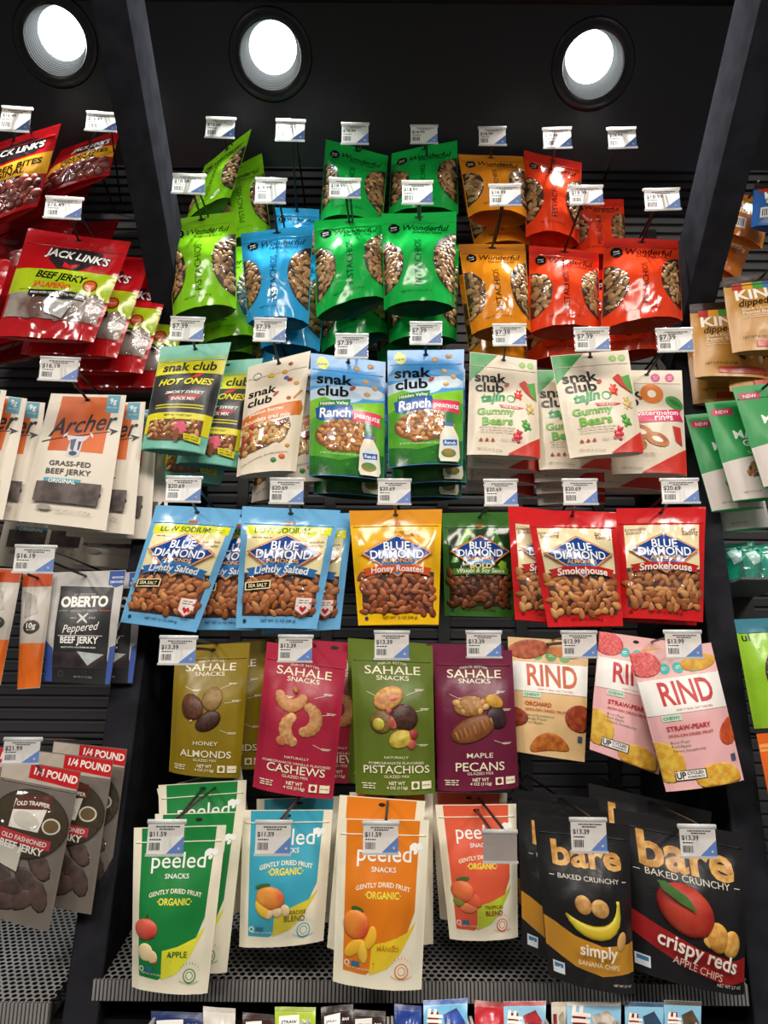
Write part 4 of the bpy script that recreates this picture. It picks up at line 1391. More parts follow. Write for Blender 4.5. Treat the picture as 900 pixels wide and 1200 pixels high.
def d_good(b):
    b.poly([(0, 0.62), (1, 0.56), (1, 1), (0, 1)], '#d9cfc8')
    b.rect(0.06, 0.075, 0.42, 0.145, '#c02a58'); b.txt('NEW', 0.24, 0.11, 0.22, '#f6e6ea', 0.01, res=1)
    b.txt('MADE', 0.60, 0.36, 0.60, '#eef3ea', 0.02, hs=1.0); b.txt('GOOD', 0.66, 0.455, 0.52, '#eef3ea', 0.02, hs=1.0)
    b.lines(0.62, 0.54, 0.4, 2, 0.02, '#cfe3cc', 0.006, 2)
    rnd = random.Random(3)
    for q in range(18):
        t = rnd.uniform(0, 6.28); r = rnd.uniform(0, 1)
        b.lump(0.50 + 0.20 * r * math.cos(t), 0.73 + 0.075 * r * math.sin(t), 0.06, 0.02, rnd.choice(('#7a4a28', '#5d3218', '#9a6a3c')), rnd.uniform(0, 180), 0.4)
    b.txt('NET WT 5 OZ', 0.35, 0.93, 0.3, '#6a5a50', 0.0, res=1)
    b.done()


def d_beans(b):
    el = lambda x, y: ((x - .75) / .50) ** 2 + ((y - .52) / .30) ** 2 < 0.9
    ol = [(min(max(x, 0.012), 0.988), y) for x, y in b.ell_pts(0.75, 0.52, 0.52, 0.31, 40)]
    b.nuts(el, (0.25, 0.2, 0.97, 0.83), 0.0105, ('#6a4a2c', '#54371f', '#7c5a38'), 0.7, '#2f1d10', 0.2, 7, outline=ol)
    b.txt('ul', 0.10, 0.17, 0.10, '#1f2a14', 0.01, res=2)
    b.done('bean_fill')


# ------------------------------------------------------------------ placing pouches
G = {}
R1, R2, R3, R4, R5, R6 = 1.32, 1.22, 1.18, 1.15, 1.12, 1.08
LIME, BLUE, GREEN, ORANGE, RED = '#7fc41c', '#2f9fd8', '#17a845', '#e08a1c', '#e2401c'
PDARK = {'lime': '#1f3a10', 'blue': '#0f2f4a', 'green': '#0a3a18', 'orange': '#3a1f08', 'red': '#3f0a08'}
PCOL = {'lime': LIME, 'blue': BLUE, 'green': GREEN, 'orange': ORANGE, 'red': RED}
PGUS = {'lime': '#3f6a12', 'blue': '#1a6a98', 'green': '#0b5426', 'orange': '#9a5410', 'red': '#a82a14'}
PFL = {'lime': 'Roasted & Salted', 'blue': 'Lightly Salted', 'green': 'Jalape\u00f1o Lime', 'orange': 'Honey Roasted', 'red': 'Chili Roasted'}
PHD = {'red': '#cc2f22', 'orange': '#c47a22'}


def pist(key, colour, lab, corners, Y, seed, dy=(0, 0, 0, 0), T=0.062, **k):
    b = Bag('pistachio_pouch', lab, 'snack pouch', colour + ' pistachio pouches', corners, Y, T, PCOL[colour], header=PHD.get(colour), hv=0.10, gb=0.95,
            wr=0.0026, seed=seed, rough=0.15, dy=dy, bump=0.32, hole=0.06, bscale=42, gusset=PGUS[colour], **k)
    d_pist(b, PDARK[colour], PFL[colour], seed)
    G[key] = b
    return b


pist('lime_f', 'lime', 'lime pistachio pouch at the front of its hook beside the left beam', [(196, 258), (277, 248), (277, 362), (203, 374)], R2, 1)
pist('blue_f', 'blue', 'blue pistachio pouch at the front of its hook, tilted, beside the lime pouch', [(282, 274), (367, 263), (362, 381), (290, 379)], R2 - 0.01, 2)
pist('green_l', 'green', 'crumpled green pistachio pouch in the front row, right of the blue pouch', [(368, 258), (449, 254), (453, 350), (371, 372)], R2, 3, dy=(0, 0.02, 0, -0.01))
pist('green_r', 'green', 'smooth green pistachio pouch in the front row, left of the orange pouches', [(447, 251), (535, 248), (533, 361), (450, 364)], R2 - 0.005, 4)
pist('orange_f', 'orange', 'orange pistachio pouch at the front of the lower pistachio row', [(537, 287), (615, 286), (622, 388), (553, 392)], R2, 5)
pist('red_l', 'red', 'red pistachio pouch in the front row right beside the orange pouch', [(620, 287), (702, 296), (703, 388), (621, 391)], R2 + 0.01, 6)
pist('red_r', 'red', 'red pistachio pouch in the front row nearest the right beam', [(708, 279), (795, 281), (800, 376), (704, 388)], R2 - 0.01, 7)
pist('lime_up', 'lime', 'tilted lime pistachio pouch with a raised corner in the top row', [(240, 194), (295, 152), (270, 232), (214, 268)], R1, 8, T=0.05)
pist('lime_up2', 'lime', 'lime pistachio pouch in the top row, right of the tilted lime one', [(252, 206), (307, 180), (318, 278), (262, 290)], R1 + 0.04, 9, T=0.05)
pist('blue_up', 'blue', 'blue pistachio pouch in the top row, mostly behind the front blue pouch', [(322, 243), (374, 245), (376, 330), (325, 330)], R1, 10, T=0.05)
pist('green_ul', 'green', 'green pistachio pouch in the top row with its left window catching light', [(382, 164), (455, 182), (448, 266), (375, 260)], R1, 11)
pist('green_ur', 'green', 'dark green pistachio pouch in the top row, left of the orange one', [(459, 180), (536, 164), (537, 252), (455, 254)], R1 + 0.02, 12)
pist('orange_up', 'orange', 'orange pistachio pouch in the top row', [(537, 180), (613, 184), (621, 258), (549, 254)], R1, 13)
pist('red_up', 'red', 'upright red pistachio pouch at the top, tallest of the red ones', [(614, 176), (682, 190), (679, 286), (616, 279)], R1, 14)
pist('red_up2', 'red', 'small red pistachio pouch in the top row behind, left of the right beam', [(668, 232), (731, 233), (733, 310), (668, 305)], R1 + 0.06, 15)

clone(G['lime_f'], (0.030, 0.075, -0.018), (0, 0, 0), 'lime pistachio pouch behind the front lime one, its window showing at the right')
clone(G['lime_f'], (0.004, 0.140, -0.012), (0.05, 0, 0.1), 'lime pistachio pouch whose base hangs below the front lime pouch')
clone(G['blue_f'], (0.022, 0.055, -0.02), (0.03, 0.04, 0), 'blue pistachio pouch behind the front blue one, its edge showing at the right')
clone(G['blue_f'], (-0.012, 0.12, -0.040), (0.06, -0.04, 0), 'blue pistachio pouch lowest of its hook, over the trail mix bag')
clone(G['green_l'], (0.004, 0.065, -0.030), (0.04, 0, 0), 'green pistachio pouch hanging low behind the crumpled green one')
clone(G['green_r'], (0.010, 0.065, -0.026), (0.04, 0, 0), 'green pistachio pouch hanging low behind the smooth green one')
clone(G['green_r'], (-0.012, 0.13, -0.040), (0.04, 0, 0), 'green pistachio pouch third on its hook, only its dark base showing')
clone(G['orange_f'], (0.006, 0.065, -0.022), (0.04, 0, 0), 'orange pistachio pouch behind the front orange one')
clone(G['orange_up'], (0.012, 0.065, -0.022), (0.03, -0.06, 0), 'orange pistachio pouch behind the one in the top row')
clone(G['red_l'], (0.006, 0.06, -0.026), (0.04, 0, 0), 'red pistachio pouch behind the front one beside the orange pouch')
clone(G['red_r'], (-0.008, 0.065, -0.024), (0.04, 0, 0), 'red pistachio pouch behind the front one nearest the right beam')

# ---- snack mix row
CREAM = '#e9dcc6'


def snak(key, name, lab, grp, corners, Y, seed, design, T=0.042, col=CREAM, **k):
    b = Bag(name, lab, 'snack pouch', grp, corners, Y, T, col, seed=seed, gb=0.7, rough=k.pop('rough', 0.34), hole=0.035, **k)
    design(b)
    G[key] = b
    return b


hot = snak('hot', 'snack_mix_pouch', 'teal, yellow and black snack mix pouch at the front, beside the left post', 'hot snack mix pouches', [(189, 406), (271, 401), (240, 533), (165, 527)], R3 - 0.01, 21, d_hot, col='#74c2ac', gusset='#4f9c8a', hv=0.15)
clone(hot, (0.048, 0.035, -0.012), (0, 0, 0), 'teal, yellow and black snack mix pouch behind, right half showing')
clone(hot, (0.012, 0.07, -0.03), (0.03, 0, 0), 'teal snack mix pouch hanging lowest behind the two front ones')
trail = snak('trail', 'trail_mix_pouch', 'cream peanut butter trail mix pouch with orange brush band', 'trail mix pouches', [(291, 430), (364, 411), (347, 553), (277, 559)], R3, 22, d_trail)
clone(trail, (0.028, 0.04, -0.006), (0, -0.07, 0.1), 'cream trail mix pouch peeking out right of the front one')
clone(trail, (0.012, 0.075, -0.022), (0.02, 0.0, 0), 'cream trail mix pouch hanging low behind the front one')
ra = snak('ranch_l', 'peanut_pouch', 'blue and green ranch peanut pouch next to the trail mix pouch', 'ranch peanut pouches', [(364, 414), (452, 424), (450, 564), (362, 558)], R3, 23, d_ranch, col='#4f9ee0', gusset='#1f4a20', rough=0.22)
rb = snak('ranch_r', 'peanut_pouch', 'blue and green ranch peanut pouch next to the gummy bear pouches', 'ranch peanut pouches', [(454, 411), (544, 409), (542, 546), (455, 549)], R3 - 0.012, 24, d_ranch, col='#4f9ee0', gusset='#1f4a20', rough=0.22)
clone(rb, (0.006, 0.045, -0.016), (0.0, -0.02, 0), 'ranch peanut pouch second on its hook, base showing below the right one')
clone(rb, (0.010, 0.085, -0.030), (0.0, 0.02, 0), 'ranch peanut pouch third on its hook, base in shade below the right one')
clone(ra, (0.004, 0.05, -0.016), (0.0, 0.0, 0), 'ranch peanut pouch behind the one next to the trail mix')
ga = snak('gummy_l', 'gummy_pouch', 'cream gummy bear pouch right of the ranch peanuts', 'gummy bear pouches', [(551, 412), (629, 422), (633, 539), (547, 533)], R3, 25, d_gummy, T=0.028)
for k, lab in enumerate(('second', 'third', 'fourth')):
    clone(ga, (0.006 + 0.003 * k, 0.035 + 0.03 * k, -0.012 - 0.012 * k), (0, 0.015 * k, 0), 'cream gummy bear pouch, %s on the hook right of the ranch peanuts' % lab)
gb_ = snak('gummy_r', 'gummy_pouch', 'cream gummy bear pouch foremost on its hook, tilted, left of the watermelon rings', 'gummy bear pouches', [(645, 417), (736, 410), (754, 532), (668, 537)], R3 - 0.035, 26, d_gummy, T=0.028)
clone(gb_, (-0.022, 0.05, -0.008), (0, 0.09, 0), 'cream gummy bear pouch just behind the foremost tilted one')
for k, lab in enumerate(('third', 'fourth', 'fifth')):
    clone(gb_, (-0.026 + 0.004 * k, 0.08 + 0.026 * k, -0.020 - 0.012 * k), (0, 0.08 - 0.02 * k, 0), 'cream gummy bear pouch, %s on the hook left of the watermelon rings' % lab)
wm = snak('melon', 'gummy_pouch', 'cream watermelon rings pouch at the right end of its row', 'watermelon ring pouches', [(716, 434), (799, 434), (805, 558), (717, 556)], R3 + 0.02, 27, d_melon, T=0.03)
clone(wm, (-0.020, 0.04, -0.014), (0, 0.03, 0), 'watermelon rings pouch behind, left of the front one')
clone(wm, (0.004, 0.06, -0.012), (0, 0.0, 0), 'watermelon rings pouch directly behind the front one')

# ---- almond row


def almond(key, lab, grp, corners, Y, seed, main, T=0.036, dy=(0, 0, 0, 0), header=None, **k):
    b = Bag('almond_pouch', lab, 'snack pouch', grp, corners, Y, T, main, header=header, seed=seed, gb=0.35, hv=0.135, rough=0.15, bump=0.34, wr=0.0020, dy=dy, bscale=46, hole=0.03)
    d_almond(b, main, seed=seed, **k)
    G[key] = b
    return b


SKY, RD, YEL, DGR = '#6fb2e0', '#cf1f22', '#f0bd12', '#3b6b2b'
al = almond('light_l', 'blue lightly salted almond pouch tilted, next to the left post', 'light blue almond pouches', [(183, 592), (284, 597), (230, 741), (141, 729)], R4 - 0.01, 31, SKY, panel='#efe3ae', flavour='Lightly Salted', ribbon='#2f6fb4', strip=True, salt=True)
clone(al, (0.060, 0.035, 0.004), (0, -0.12, 0), 'blue lightly salted almond pouch half hidden behind the tilted one')
al2 = almond('light_r', 'blue lightly salted almond pouch, wrinkled and glossy, left of the yellow almond pouch', 'light blue almond pouches', [(284, 593), (399, 598), (371, 737), (276, 736)], R4 - 0.015, 32, SKY, panel='#efe3ae', flavour='Lightly Salted', ribbon='#2f6fb4', strip=True, salt=True)
clone(al2, (0.018, 0.035, -0.001), (0, -0.08, 0), 'blue lightly salted almond pouch with only its right edge showing beside the yellow pouch')
almond('honey', 'yellow honey roasted almond pouch', 'yellow almond pouch', [(409, 598), (518, 597), (514, 732), (420, 733)], R4, 33, YEL, header='#e0962a', panel='#f0b81c', flavour='Honey Roasted', ribbon='#d9561f', kind='honey', cols=('#a85a30', '#924a26', '#ba6c3c', '#84401f'))
almond('bold', 'dark green wasabi and soy almond pouch between the yellow and red almond pouches', 'green almond pouch', [(518, 601), (606, 600), (602, 724), (521, 722)], R4 + 0.07, 34, DGR, panel='#24401f', flavour='Wasabi & Soy Sauce', ribbon='#4f8a2a', kind='bold', cols=('#7a4020', '#5d2c14', '#8f5028'))
sm_ = almond('smoke_l', 'red smokehouse almond pouch, foremost of the red ones, tilted', 'red almond pouches', [(617, 598), (722, 600), (730, 734), (642, 735)], R4 - 0.012, 35, RD, panel='#efe2b4', flavour='Smokehouse', ribbon='#c2281e', kind='smoke', cols=('#c98448', '#b06c36', '#d89a5c', '#a05c2c'))
clone(sm_, (-0.024, 0.03, 0.008), (0, 0.11, 0), 'red smokehouse almond pouch peeking out left behind the tilted red one')
almond('smoke_r', 'red smokehouse almond pouch at the right end, next to the right post', 'red almond pouches', [(722, 596), (827, 594), (824, 729), (728, 724)], R4 + 0.01, 36, RD, panel='#efe2b4', flavour='Smokehouse', ribbon='#c2281e', kind='smoke', cols=('#c98448', '#b06c36', '#d89a5c', '#a05c2c'))
clone(G['smoke_r'], (0.004, 0.035, -0.002), (0, 0, 0), 'red smokehouse almond pouch directly behind the one next to the right post')

# ---- glazed nut row


def glazed(key, lab, corners, Y, seed, col, name, sub, kind, grp):
    b = Bag('glazed_nut_pouch', lab, 'snack pouch', grp, corners, Y, 0.034, col, seed=seed, gb=0.75, hv=0.105, rough=0.33, wr=0.0014, bump=0.08, hole=0.05, sag=0.002)
    d_sahale(b, name, sub, kind)
    G[key] = b
    return b


oa = glazed('g_alm', 'olive gold pouch of honey almonds', [(206, 757), (293, 753), (281, 911), (198, 904)], R5 + 0.03, 41, '#86700f', ('ALMONDS', 0.70), [('HONEY', 0.34)], 'almond', 'honey almond pouches')
clone(oa, (0.020, 0.045, 0.006), (0, -0.06, 0), 'olive gold honey almond pouch behind, its right edge showing')
clone(oa, (0.028, 0.075, 0.010), (0, -0.09, 0), 'olive gold honey almond pouch, third back on its hook')
ca = glazed('g_cash', 'crimson pouch of glazed cashews', [(313, 752), (407, 765), (390, 936), (296, 922)], R5 - 0.01, 42, '#a51d3a', ('CASHEWS', 0.72), [('NATURALLY', 0.30), ('POMEGRANATE VANILLA FLAVORED', 0.84)], 'cashew', 'cashew pouches')
clone(ca, (0.036, 0.05, 0.012), (0, -0.08, 0.1), 'crimson cashew pouch behind, lower right edge showing')
pa = glazed('g_pist', 'olive green pouch of glazed pistachios', [(411, 753), (507, 757), (510, 929), (417, 929)], R5 - 0.01, 43, '#5c6f1e', ('PISTACHIOS', 0.82), [('NATURALLY', 0.30), ('POMEGRANATE FLAVORED', 0.68)], 'pistachio', 'glazed pistachio pouches')
clone(pa, (-0.006, 0.04, 0.008), (0, 0.03, 0), 'olive green glazed pistachio pouch behind the front one')
pc = glazed('g_pec', 'plum pouch of maple pecans', [(508, 760), (600, 762), (608, 922), (513, 926)], R5, 44, '#6b1838', ('PECANS', 0.60), [('MAPLE', 0.32)], 'pecan', 'pecan pouches')
clone(pc, (-0.006, 0.04, 0.010), (0, 0.0, 0), 'plum maple pecan pouch behind the front one')


def rind(key, lab, corners, Y, seed, args, kind, body, grp, dy=(0, 0, 0, 0)):
    b = Bag('dried_fruit_pouch', lab, 'snack pouch', grp, corners, Y, 0.034, body, header='#e8b8b4' if kind == 'straw' else '#d9b483', seed=seed, gb=0.75, hv=0.20, rough=0.42, wr=0.0014, bump=0.08, hole=0.04, dy=dy, back='#d8cfc4')
    d_rind(b, *args, kind)
    G[key] = b
    return b


rind('rind_o', 'tan orchard dried fruit pouch with orange lettering', [(595, 746), (690, 752), (685, 893), (601, 880)], R5 + 0.03, 51, ('ORCHARD', '#c4521c', '#e9c48c', ('Sweet Persimmon', 'Tangy Peach', 'Red Apple'), '#5aa04a'), 'orchard', '#e6c08a', 'orchard fruit pouches')
STR = ('STRAW-PEARY', '#c42a34', '#f0b9ba', ('Bosc Pear', 'Red Apple', 'Sweet Strawberry'), '#3fb8ae')
rind('rind_b', 'pink and white dried fruit pouch half hidden behind the front one', [(702, 740), (790, 752), (772, 908), (691, 878)], R5 + 0.015, 52, STR, 'straw', '#efb8b8', 'strawberry pear fruit pouches')
rind('rind_f', 'pink and white dried fruit pouch in front, tilted, beside the right post', [(737, 766), (833, 753), (872, 914), (781, 928)], R5 - 0.025, 53, STR, 'straw', '#efb8b8', 'strawberry pear fruit pouches')

# ---- peeled fruit row
IV = '#eee7cf'


def peel(key, lab, corners, Y, seed, args, grp, dy=(0, 0, 0, 0)):
    b = Bag('dried_fruit_pouch', lab, 'snack pouch', grp, corners, Y, 0.032, IV, seed=seed, gb=0.45, hv=0.085, rough=0.36, wr=0.0015, bump=0.08, hole=0.04, sag=0.0015, dy=dy)
    d_peeled(b, *args)
    G[key] = b
    return b


APL = ('APPLE', '#14803a', '#e6e43a', 'apple', '#2f6a30')
MNG = ('MANGO', '#e07c14', '#eecb2c', 'mango', '#c98a14')
pg = peel('apple', 'green apple dried fruit pouch foremost on its hook, ivory border', [(157, 970), (265, 967), (243, 1164), (154, 1157)], R6 - 0.03, 61, APL, 'apple fruit pouches')
clone(pg, (0.016, 0.035, 0.012), (0, 0, 0), 'green apple pouch second on its hook, right border showing')
g3 = peel('apple_b', 'green apple pouch tilted at the back of its hook, leaning right', [(186, 920), (289, 914), (283, 1068), (190, 1092)], R6 + 0.06, 62, APL, 'apple fruit pouches')
clone(g3, (-0.012, 0.03, 0.004), (0, -0.2, 0), 'green apple pouch rearmost on its hook, top corner showing at left')
pb = peel('para', 'sky blue mixed fruit pouch with yellow corner', [(285, 949), (390, 949), (379, 1102), (280, 1110)], R6 + 0.02, 63, ('PARADISE|BLEND', '#3aa3bd', '#d9c83a', 'paradise', '#7a6a1c'), 'blue fruit pouches')
clone(pb, (0.010, 0.05, 0.010), (0, -0.03, 0), 'sky blue mixed fruit pouch behind, top edge showing')
pm = peel('mango', 'orange mango pouch foremost on its hook', [(397, 959), (503, 961), (494, 1160), (390, 1150)], R6 - 0.03, 64, MNG, 'mango pouches')
clone(pm, (-0.002, 0.05, 0.020), (0, 0.05, 0), 'orange mango pouch second on its hook, swung left')
clone(pm, (0.010, 0.08, 0.026), (0, -0.05, 0), 'orange mango pouch third on its hook, swung right')
pk = peel('tropic', 'coral tropical fruit pouch left of the black pouches', [(510, 943), (605, 942), (607, 1098), (527, 1100)], R6 + 0.02, 65, ('TROPICAL|BLEND', '#dd5a3c', '#b4c832', 'tropical', '#8a3a1c'), 'coral fruit pouches')
clone(pk, (-0.004, 0.05, 0.010), (0, 0.03, 0), 'coral tropical fruit pouch behind the front one')


def bare(key, lab, corners, Y, seed, kind, grp, T=0.045, dy=(0, 0, 0, 0)):
    b = Bag('fruit_chip_pouch', lab, 'snack pouch', grp, corners, Y, T, '#19181a', seed=seed, gb=0.6, hv=0.085, rough=0.34, wr=0.0024, bump=0.12, hole=0.03, sag=0.002, dy=dy)
    d_bare(b, kind)
    G[key] = b
    return b


bb = bare('banana', 'black banana chip pouch with gold band', [(626, 957), (737, 966), (743, 1163), (643, 1143)], R6 - 0.045, 71, 'banana', 'banana chip pouches')
clone(bb, (-0.012, 0.05, 0.012), (0, 0.06, 0), 'black banana chip pouch behind, left edge showing')
clone(bb, (-0.014, 0.085, 0.022), (0.03, 0.02, 0), 'black banana chip pouch, third back on its hook')
ba = bare('reds', 'black apple chip pouch with red band at the right end', [(719, 947), (876, 979), (871, 1165), (735, 1132)], R6 - 0.005, 72, 'apple', 'apple chip pouches', T=0.055)
clone(ba, (-0.014, 0.070, 0.022), (0.03, 0.03, 0), 'black apple chip pouch behind the one at the right end')

# ---- left bay: beef jerky
JR = '#b3151c'


def jerky(key, lab, grp, corners, Y, seed, design, col, name='jerky_pouch', T=0.03, **k):
    b = Bag(name, lab, 'snack pouch', grp, corners, Y, T, col, seed=seed, **k)
    design(b)
    G[key] = b
    return b


jl = jerky('links', 'red jalapeno beef jerky pouch with lime band, foremost in the left bay', 'red beef jerky pouches', [(33, 267), (154, 284), (110, 402), (-6, 394)], 1.17, 81, d_links, JR, rough=0.14, bump=0.34, wr=0.0024, gb=0.6, hole=0.03)
for k, lab in enumerate(('second', 'third', 'fourth')):
    clone(jl, (0.024 + 0.030 * k, 0.035 + 0.035 * k, -0.012 - 0.014 * k), (0, -0.02 - 0.02 * k, 0), 'red jalapeno jerky pouch, %s on the hook beside the left beam' % lab)
jerky('links_l', 'red jerky pouch cut off by the left edge, below the price tag at left', 'red beef jerky pouches', [(-95, 292), (12, 304), (-22, 412), (-125, 402)], 1.19, 82, d_links, JR, rough=0.14, bump=0.34, wr=0.0024, gb=0.6, hole=0.03)
tb = jerky('tender', 'red tender bites jerky pouch with amber band at the top left', 'red jerky bite pouches', [(-40, 178), (72, 145), (44, 242), (-55, 283)], 1.27, 83, d_tender, JR, rough=0.18, bump=0.22, gb=0.6, hole=0.03)
tb2 = jerky('tender2', 'red and clear jerky pouch lying tilted beside the left beam at the top', 'red jerky bite pouches', [(72, 176), (140, 152), (128, 206), (38, 236)], 1.31, 84, d_tender, JR, rough=0.15, bump=0.3, gb=0.6, hole=0.03)
shade_red = Bag('jerky_pouch', 'red jerky pouch with shade put into its colour, rearmost behind the tender bites pouch', 'snack pouch', 'red beef jerky pouches', [(-30, 196), (78, 166), (56, 262), (-46, 296)], 1.40, 0.03, '#8f1016', header='#7c0d13', seed=180, wr=0.003, rough=0.16, bump=0.4, hole=0.03)  # shade put into the colour: red darker than the front jerky pouches
shade_red.lump(0.5, 0.6, 0.3, 0.12, '#7a0e14', 10, 0.1, rough=0.2)
shade_red.done()
for k, (dx, dyy, dz, lab) in enumerate(((0.06, 0.00, -0.085, 'red jerky pouch with shade put into its colour, above the jalapeno pouch'), (0.00, 0.045, -0.080, 'red jerky pouch with shade put into its colour, below the tender bites pouch'), (0.09, 0.09, -0.105, 'red jerky pouch with shade put into its colour, right beside the left beam'))):
    clone(shade_red, (dx, dyy, dz), (0.02, 0.15 + 0.03 * k, 0), lab)
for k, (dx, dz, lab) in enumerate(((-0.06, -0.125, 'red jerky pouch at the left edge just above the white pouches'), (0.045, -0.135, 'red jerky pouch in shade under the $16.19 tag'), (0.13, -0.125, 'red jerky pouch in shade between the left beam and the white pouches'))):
    clone(shade_red, (dx + 0.02, -0.15 + 0.045 * k, dz - 0.165), (0.05, -0.05 + 0.1 * k, 0), lab)

WH = '#e6dccb'
ar = jerky('archer', 'white and orange beef jerky pouch with a cow head, foremost', 'white beef jerky pouches', [(60, 461), (148, 463), (124, 622), (22, 611)], 1.16, 85, d_archer, WH, T=0.022, rough=0.5, bump=0.05, gb=0.5, hole=0.04, zipper=False)
for k, lab in enumerate(('second', 'third', 'fourth')):
    clone(ar, (0.022 + 0.014 * k, 0.03 + 0.028 * k, -0.002 - 0.003 * k), (0, -0.05 - 0.02 * k, 0), 'white beef jerky pouch, %s behind the one with the cow head' % lab)
ar2 = jerky('archer_l', 'white and orange jerky pouch left of the one with the cow head', 'white beef jerky pouches', [(-34, 466), (53, 472), (34, 612), (-72, 604)], 1.19, 86, lambda b: d_archer(b, '#dd6a3a', 'JALAPE\u00d1O'), WH, T=0.022, rough=0.5, bump=0.05, gb=0.5, hole=0.04, zipper=False)
clone(ar2, (-0.018, -0.025, 0.000), (0, 0.05, 0), 'white jerky pouch in a row at the left edge, second from the orange panel')
clone(ar2, (-0.040, -0.050, 0.004), (0, 0.06, 0), 'white jerky pouch at the left edge, nearest to the viewer')
for k, (dx, lab) in enumerate(((0.015, 'white jerky pouch hanging low at the back, right under the cow head pouch'), (-0.05, 'white jerky pouch hanging low at the back, half under the cow head pouch'), (-0.13, 'white jerky pouch hanging low at the back, near the left edge'))):
    clone(ar, (dx, 0.17 + 0.01 * k, -0.035), (0, -0.02, 0), lab)
ob = jerky('oberto', 'black and grey peppered beef jerky pouch', 'grey beef jerky pouches', [(54, 671), (148, 668), (129, 803), (52, 799)], 1.15, 87, d_oberto, '#2a2a2c', T=0.022, rough=0.36, bump=0.06, gb=0.5, header='#b9b6b2', hole=False, zipper=False)
clone(ob, (0.020, 0.03, 0.002), (0, -0.02, 0), 'grey beef jerky pouch behind the peppered one, blue corner showing')


def d_side(b):
    b.rect(0.0, 0.62, 1, 1, '#dd6a1c')
    b.rect(0.0, 0.0, 1, 0.12, '#b8471c')
    b.ell(0.5, 0.48, 0.30, 0.06, '#2a2724'); b.txt('10g', 0.5, 0.475, 0.34, '#e9e4da', 0.02, res=2); b.txt('PROTEIN', 0.5, 0.505, 0.3, '#e9e4da', 0.0, res=1)
    b.poly([(0.1, 0.16), (0.5, 0.2), (0.7, 0.36), (0.2, 0.4)], '#a9a29a', mottle='#8d867e', mscale=40)
    b.done()


sd = jerky('side', 'narrow grey and orange jerky pouch seen edge on, left of the black one', 'orange bottomed jerky pouches', [(27, 672), (62, 671), (47, 806), (20, 808)], 1.14, 88, d_side, '#bdb6ac', T=0.02, rough=0.35, bump=0.08, gb=0.5, hole=False, zipper=False)
clone(sd, (-0.040, -0.015, 0.004), (0, 0.06, 0), 'narrow grey and orange jerky pouch, second from the black one')
clone(sd, (-0.068, -0.025, 0.004), (0, 0.06, 0), 'narrow grey and orange jerky pouch at the left edge')
CLR = '#756c64'
tp = jerky('trapper', 'clear jerky bag with a dark oval label and red header strip', 'clear jerky bags', [(5, 888), (95, 904), (57, 1092), (-32, 1066)], 1.08, 89, d_trapper, CLR, T=0.026, rough=0.25, bump=0.15, gb=0.4, hole=False, zipper=True, hv=0.13)
clone(tp, (0.030, 0.035, 0.010), (0, -0.05, 0), 'clear jerky bag behind the one with the oval label, right edge showing')
clone(tp, (0.038, 0.065, 0.022), (0, -0.06, 0), 'clear jerky bag rearmost beside the left post')
clone(tp, (-0.085, 0.045, 0.020), (0, 0.02, 0), 'clear jerky bag at the left edge, red header behind the price tag')

# ---- right bay
KB = '#c08a3c'
kd = jerky('kind', 'tan dipped clusters pouch in the right bay, foremost', 'tan cluster pouches', [(846, 326), (938, 316), (946, 412), (858, 414)], 1.17, 91, d_kind, KB, name='cluster_pouch', header='#2a1a12', rough=0.3, bump=0.1, hole=0.03)
clone(kd, (-0.040, 0.045, -0.028), (0, 0.05, 0), 'tan dipped clusters pouch at left behind the foremost one in the right bay')
clone(kd, (-0.030, 0.095, -0.050), (0.04, 0.0, 0), 'tan cluster pouch lowest on its hook beside the right post')
clone(kd, (0.016, 0.050, -0.045), (0.04, 0.0, 0), 'tan cluster pouch low behind, near the right edge')
for k in range(3):
    clone(kd, (-0.015 + 0.01 * k, 0.145 + 0.04 * k, -0.070 - 0.012 * k), (0.04, 0.03, 0), 'brown cluster pouch %s below the tan pouches, only its base showing' % ('first', 'second', 'third')[k])


def d_top(b, band=('#c0392b', '#e0a02a', '#4f9a3f')):
    for k, c in enumerate(band):
        b.rect(0.10 + 0.2 * k, 0.12, 0.30 + 0.2 * k, 0.24, c)
    b.txt('KIND', 0.5, 0.33, 0.62, '#f6f1e6', 0.045, hs=1.1)
    b.txt('clusters', 0.55, 0.45, 0.7, '#f6e2a8', 0.02, 0.3, 3)
    b.rect(0.12, 0.62, 0.48, 0.84, '#ece8e0')
    for k in range(9): b.rect(0.15 + 0.034 * k, 0.65, 0.165 + 0.034 * k, 0.80, '#1d1a18')
    b.done()


kt = jerky('orange_top', 'orange cluster pouch at the top of the right bay with a white barcode patch', 'top pouches of the right bay', [(852, 222), (905, 236), (893, 292), (842, 274)], 1.30, 92, d_top, '#c8701f', name='cluster_pouch', rough=0.25, bump=0.2, hole=0.03)
clone(kt, (-0.012, 0.05, -0.035), (0.05, 0.1, 0), 'orange cluster pouch behind the one with the barcode patch')
kb = jerky('blue_top', 'blue and white cluster pouch at the top right edge', 'top pouches of the right bay', [(884, 216), (945, 210), (940, 272), (880, 266)], 1.26, 93, d_top, '#3468b0', name='cluster_pouch', header='#2a1a12', rough=0.25, bump=0.15, hole=0.03)
md = jerky('good', 'green and white granola pouch nearest the right edge', 'green granola pouches', [(857, 454), (928, 446), (958, 566), (894, 572)], 1.15, 94, d_good, '#1f9248', name='granola_pouch', T=0.026, rough=0.4, bump=0.05, hole=False)
clone(md, (-0.030, 0.035, -0.014), (0, 0.02, 0), 'green and white granola pouch in the middle of the three')
clone(md, (-0.050, 0.07, -0.022), (0, 0.02, 0), 'green and white granola pouch at left beside the right post')
clone(md, (-0.022, 0.11, -0.046), (0.03, 0.0, 0), 'green granola pouch low at the back, base showing under the three')
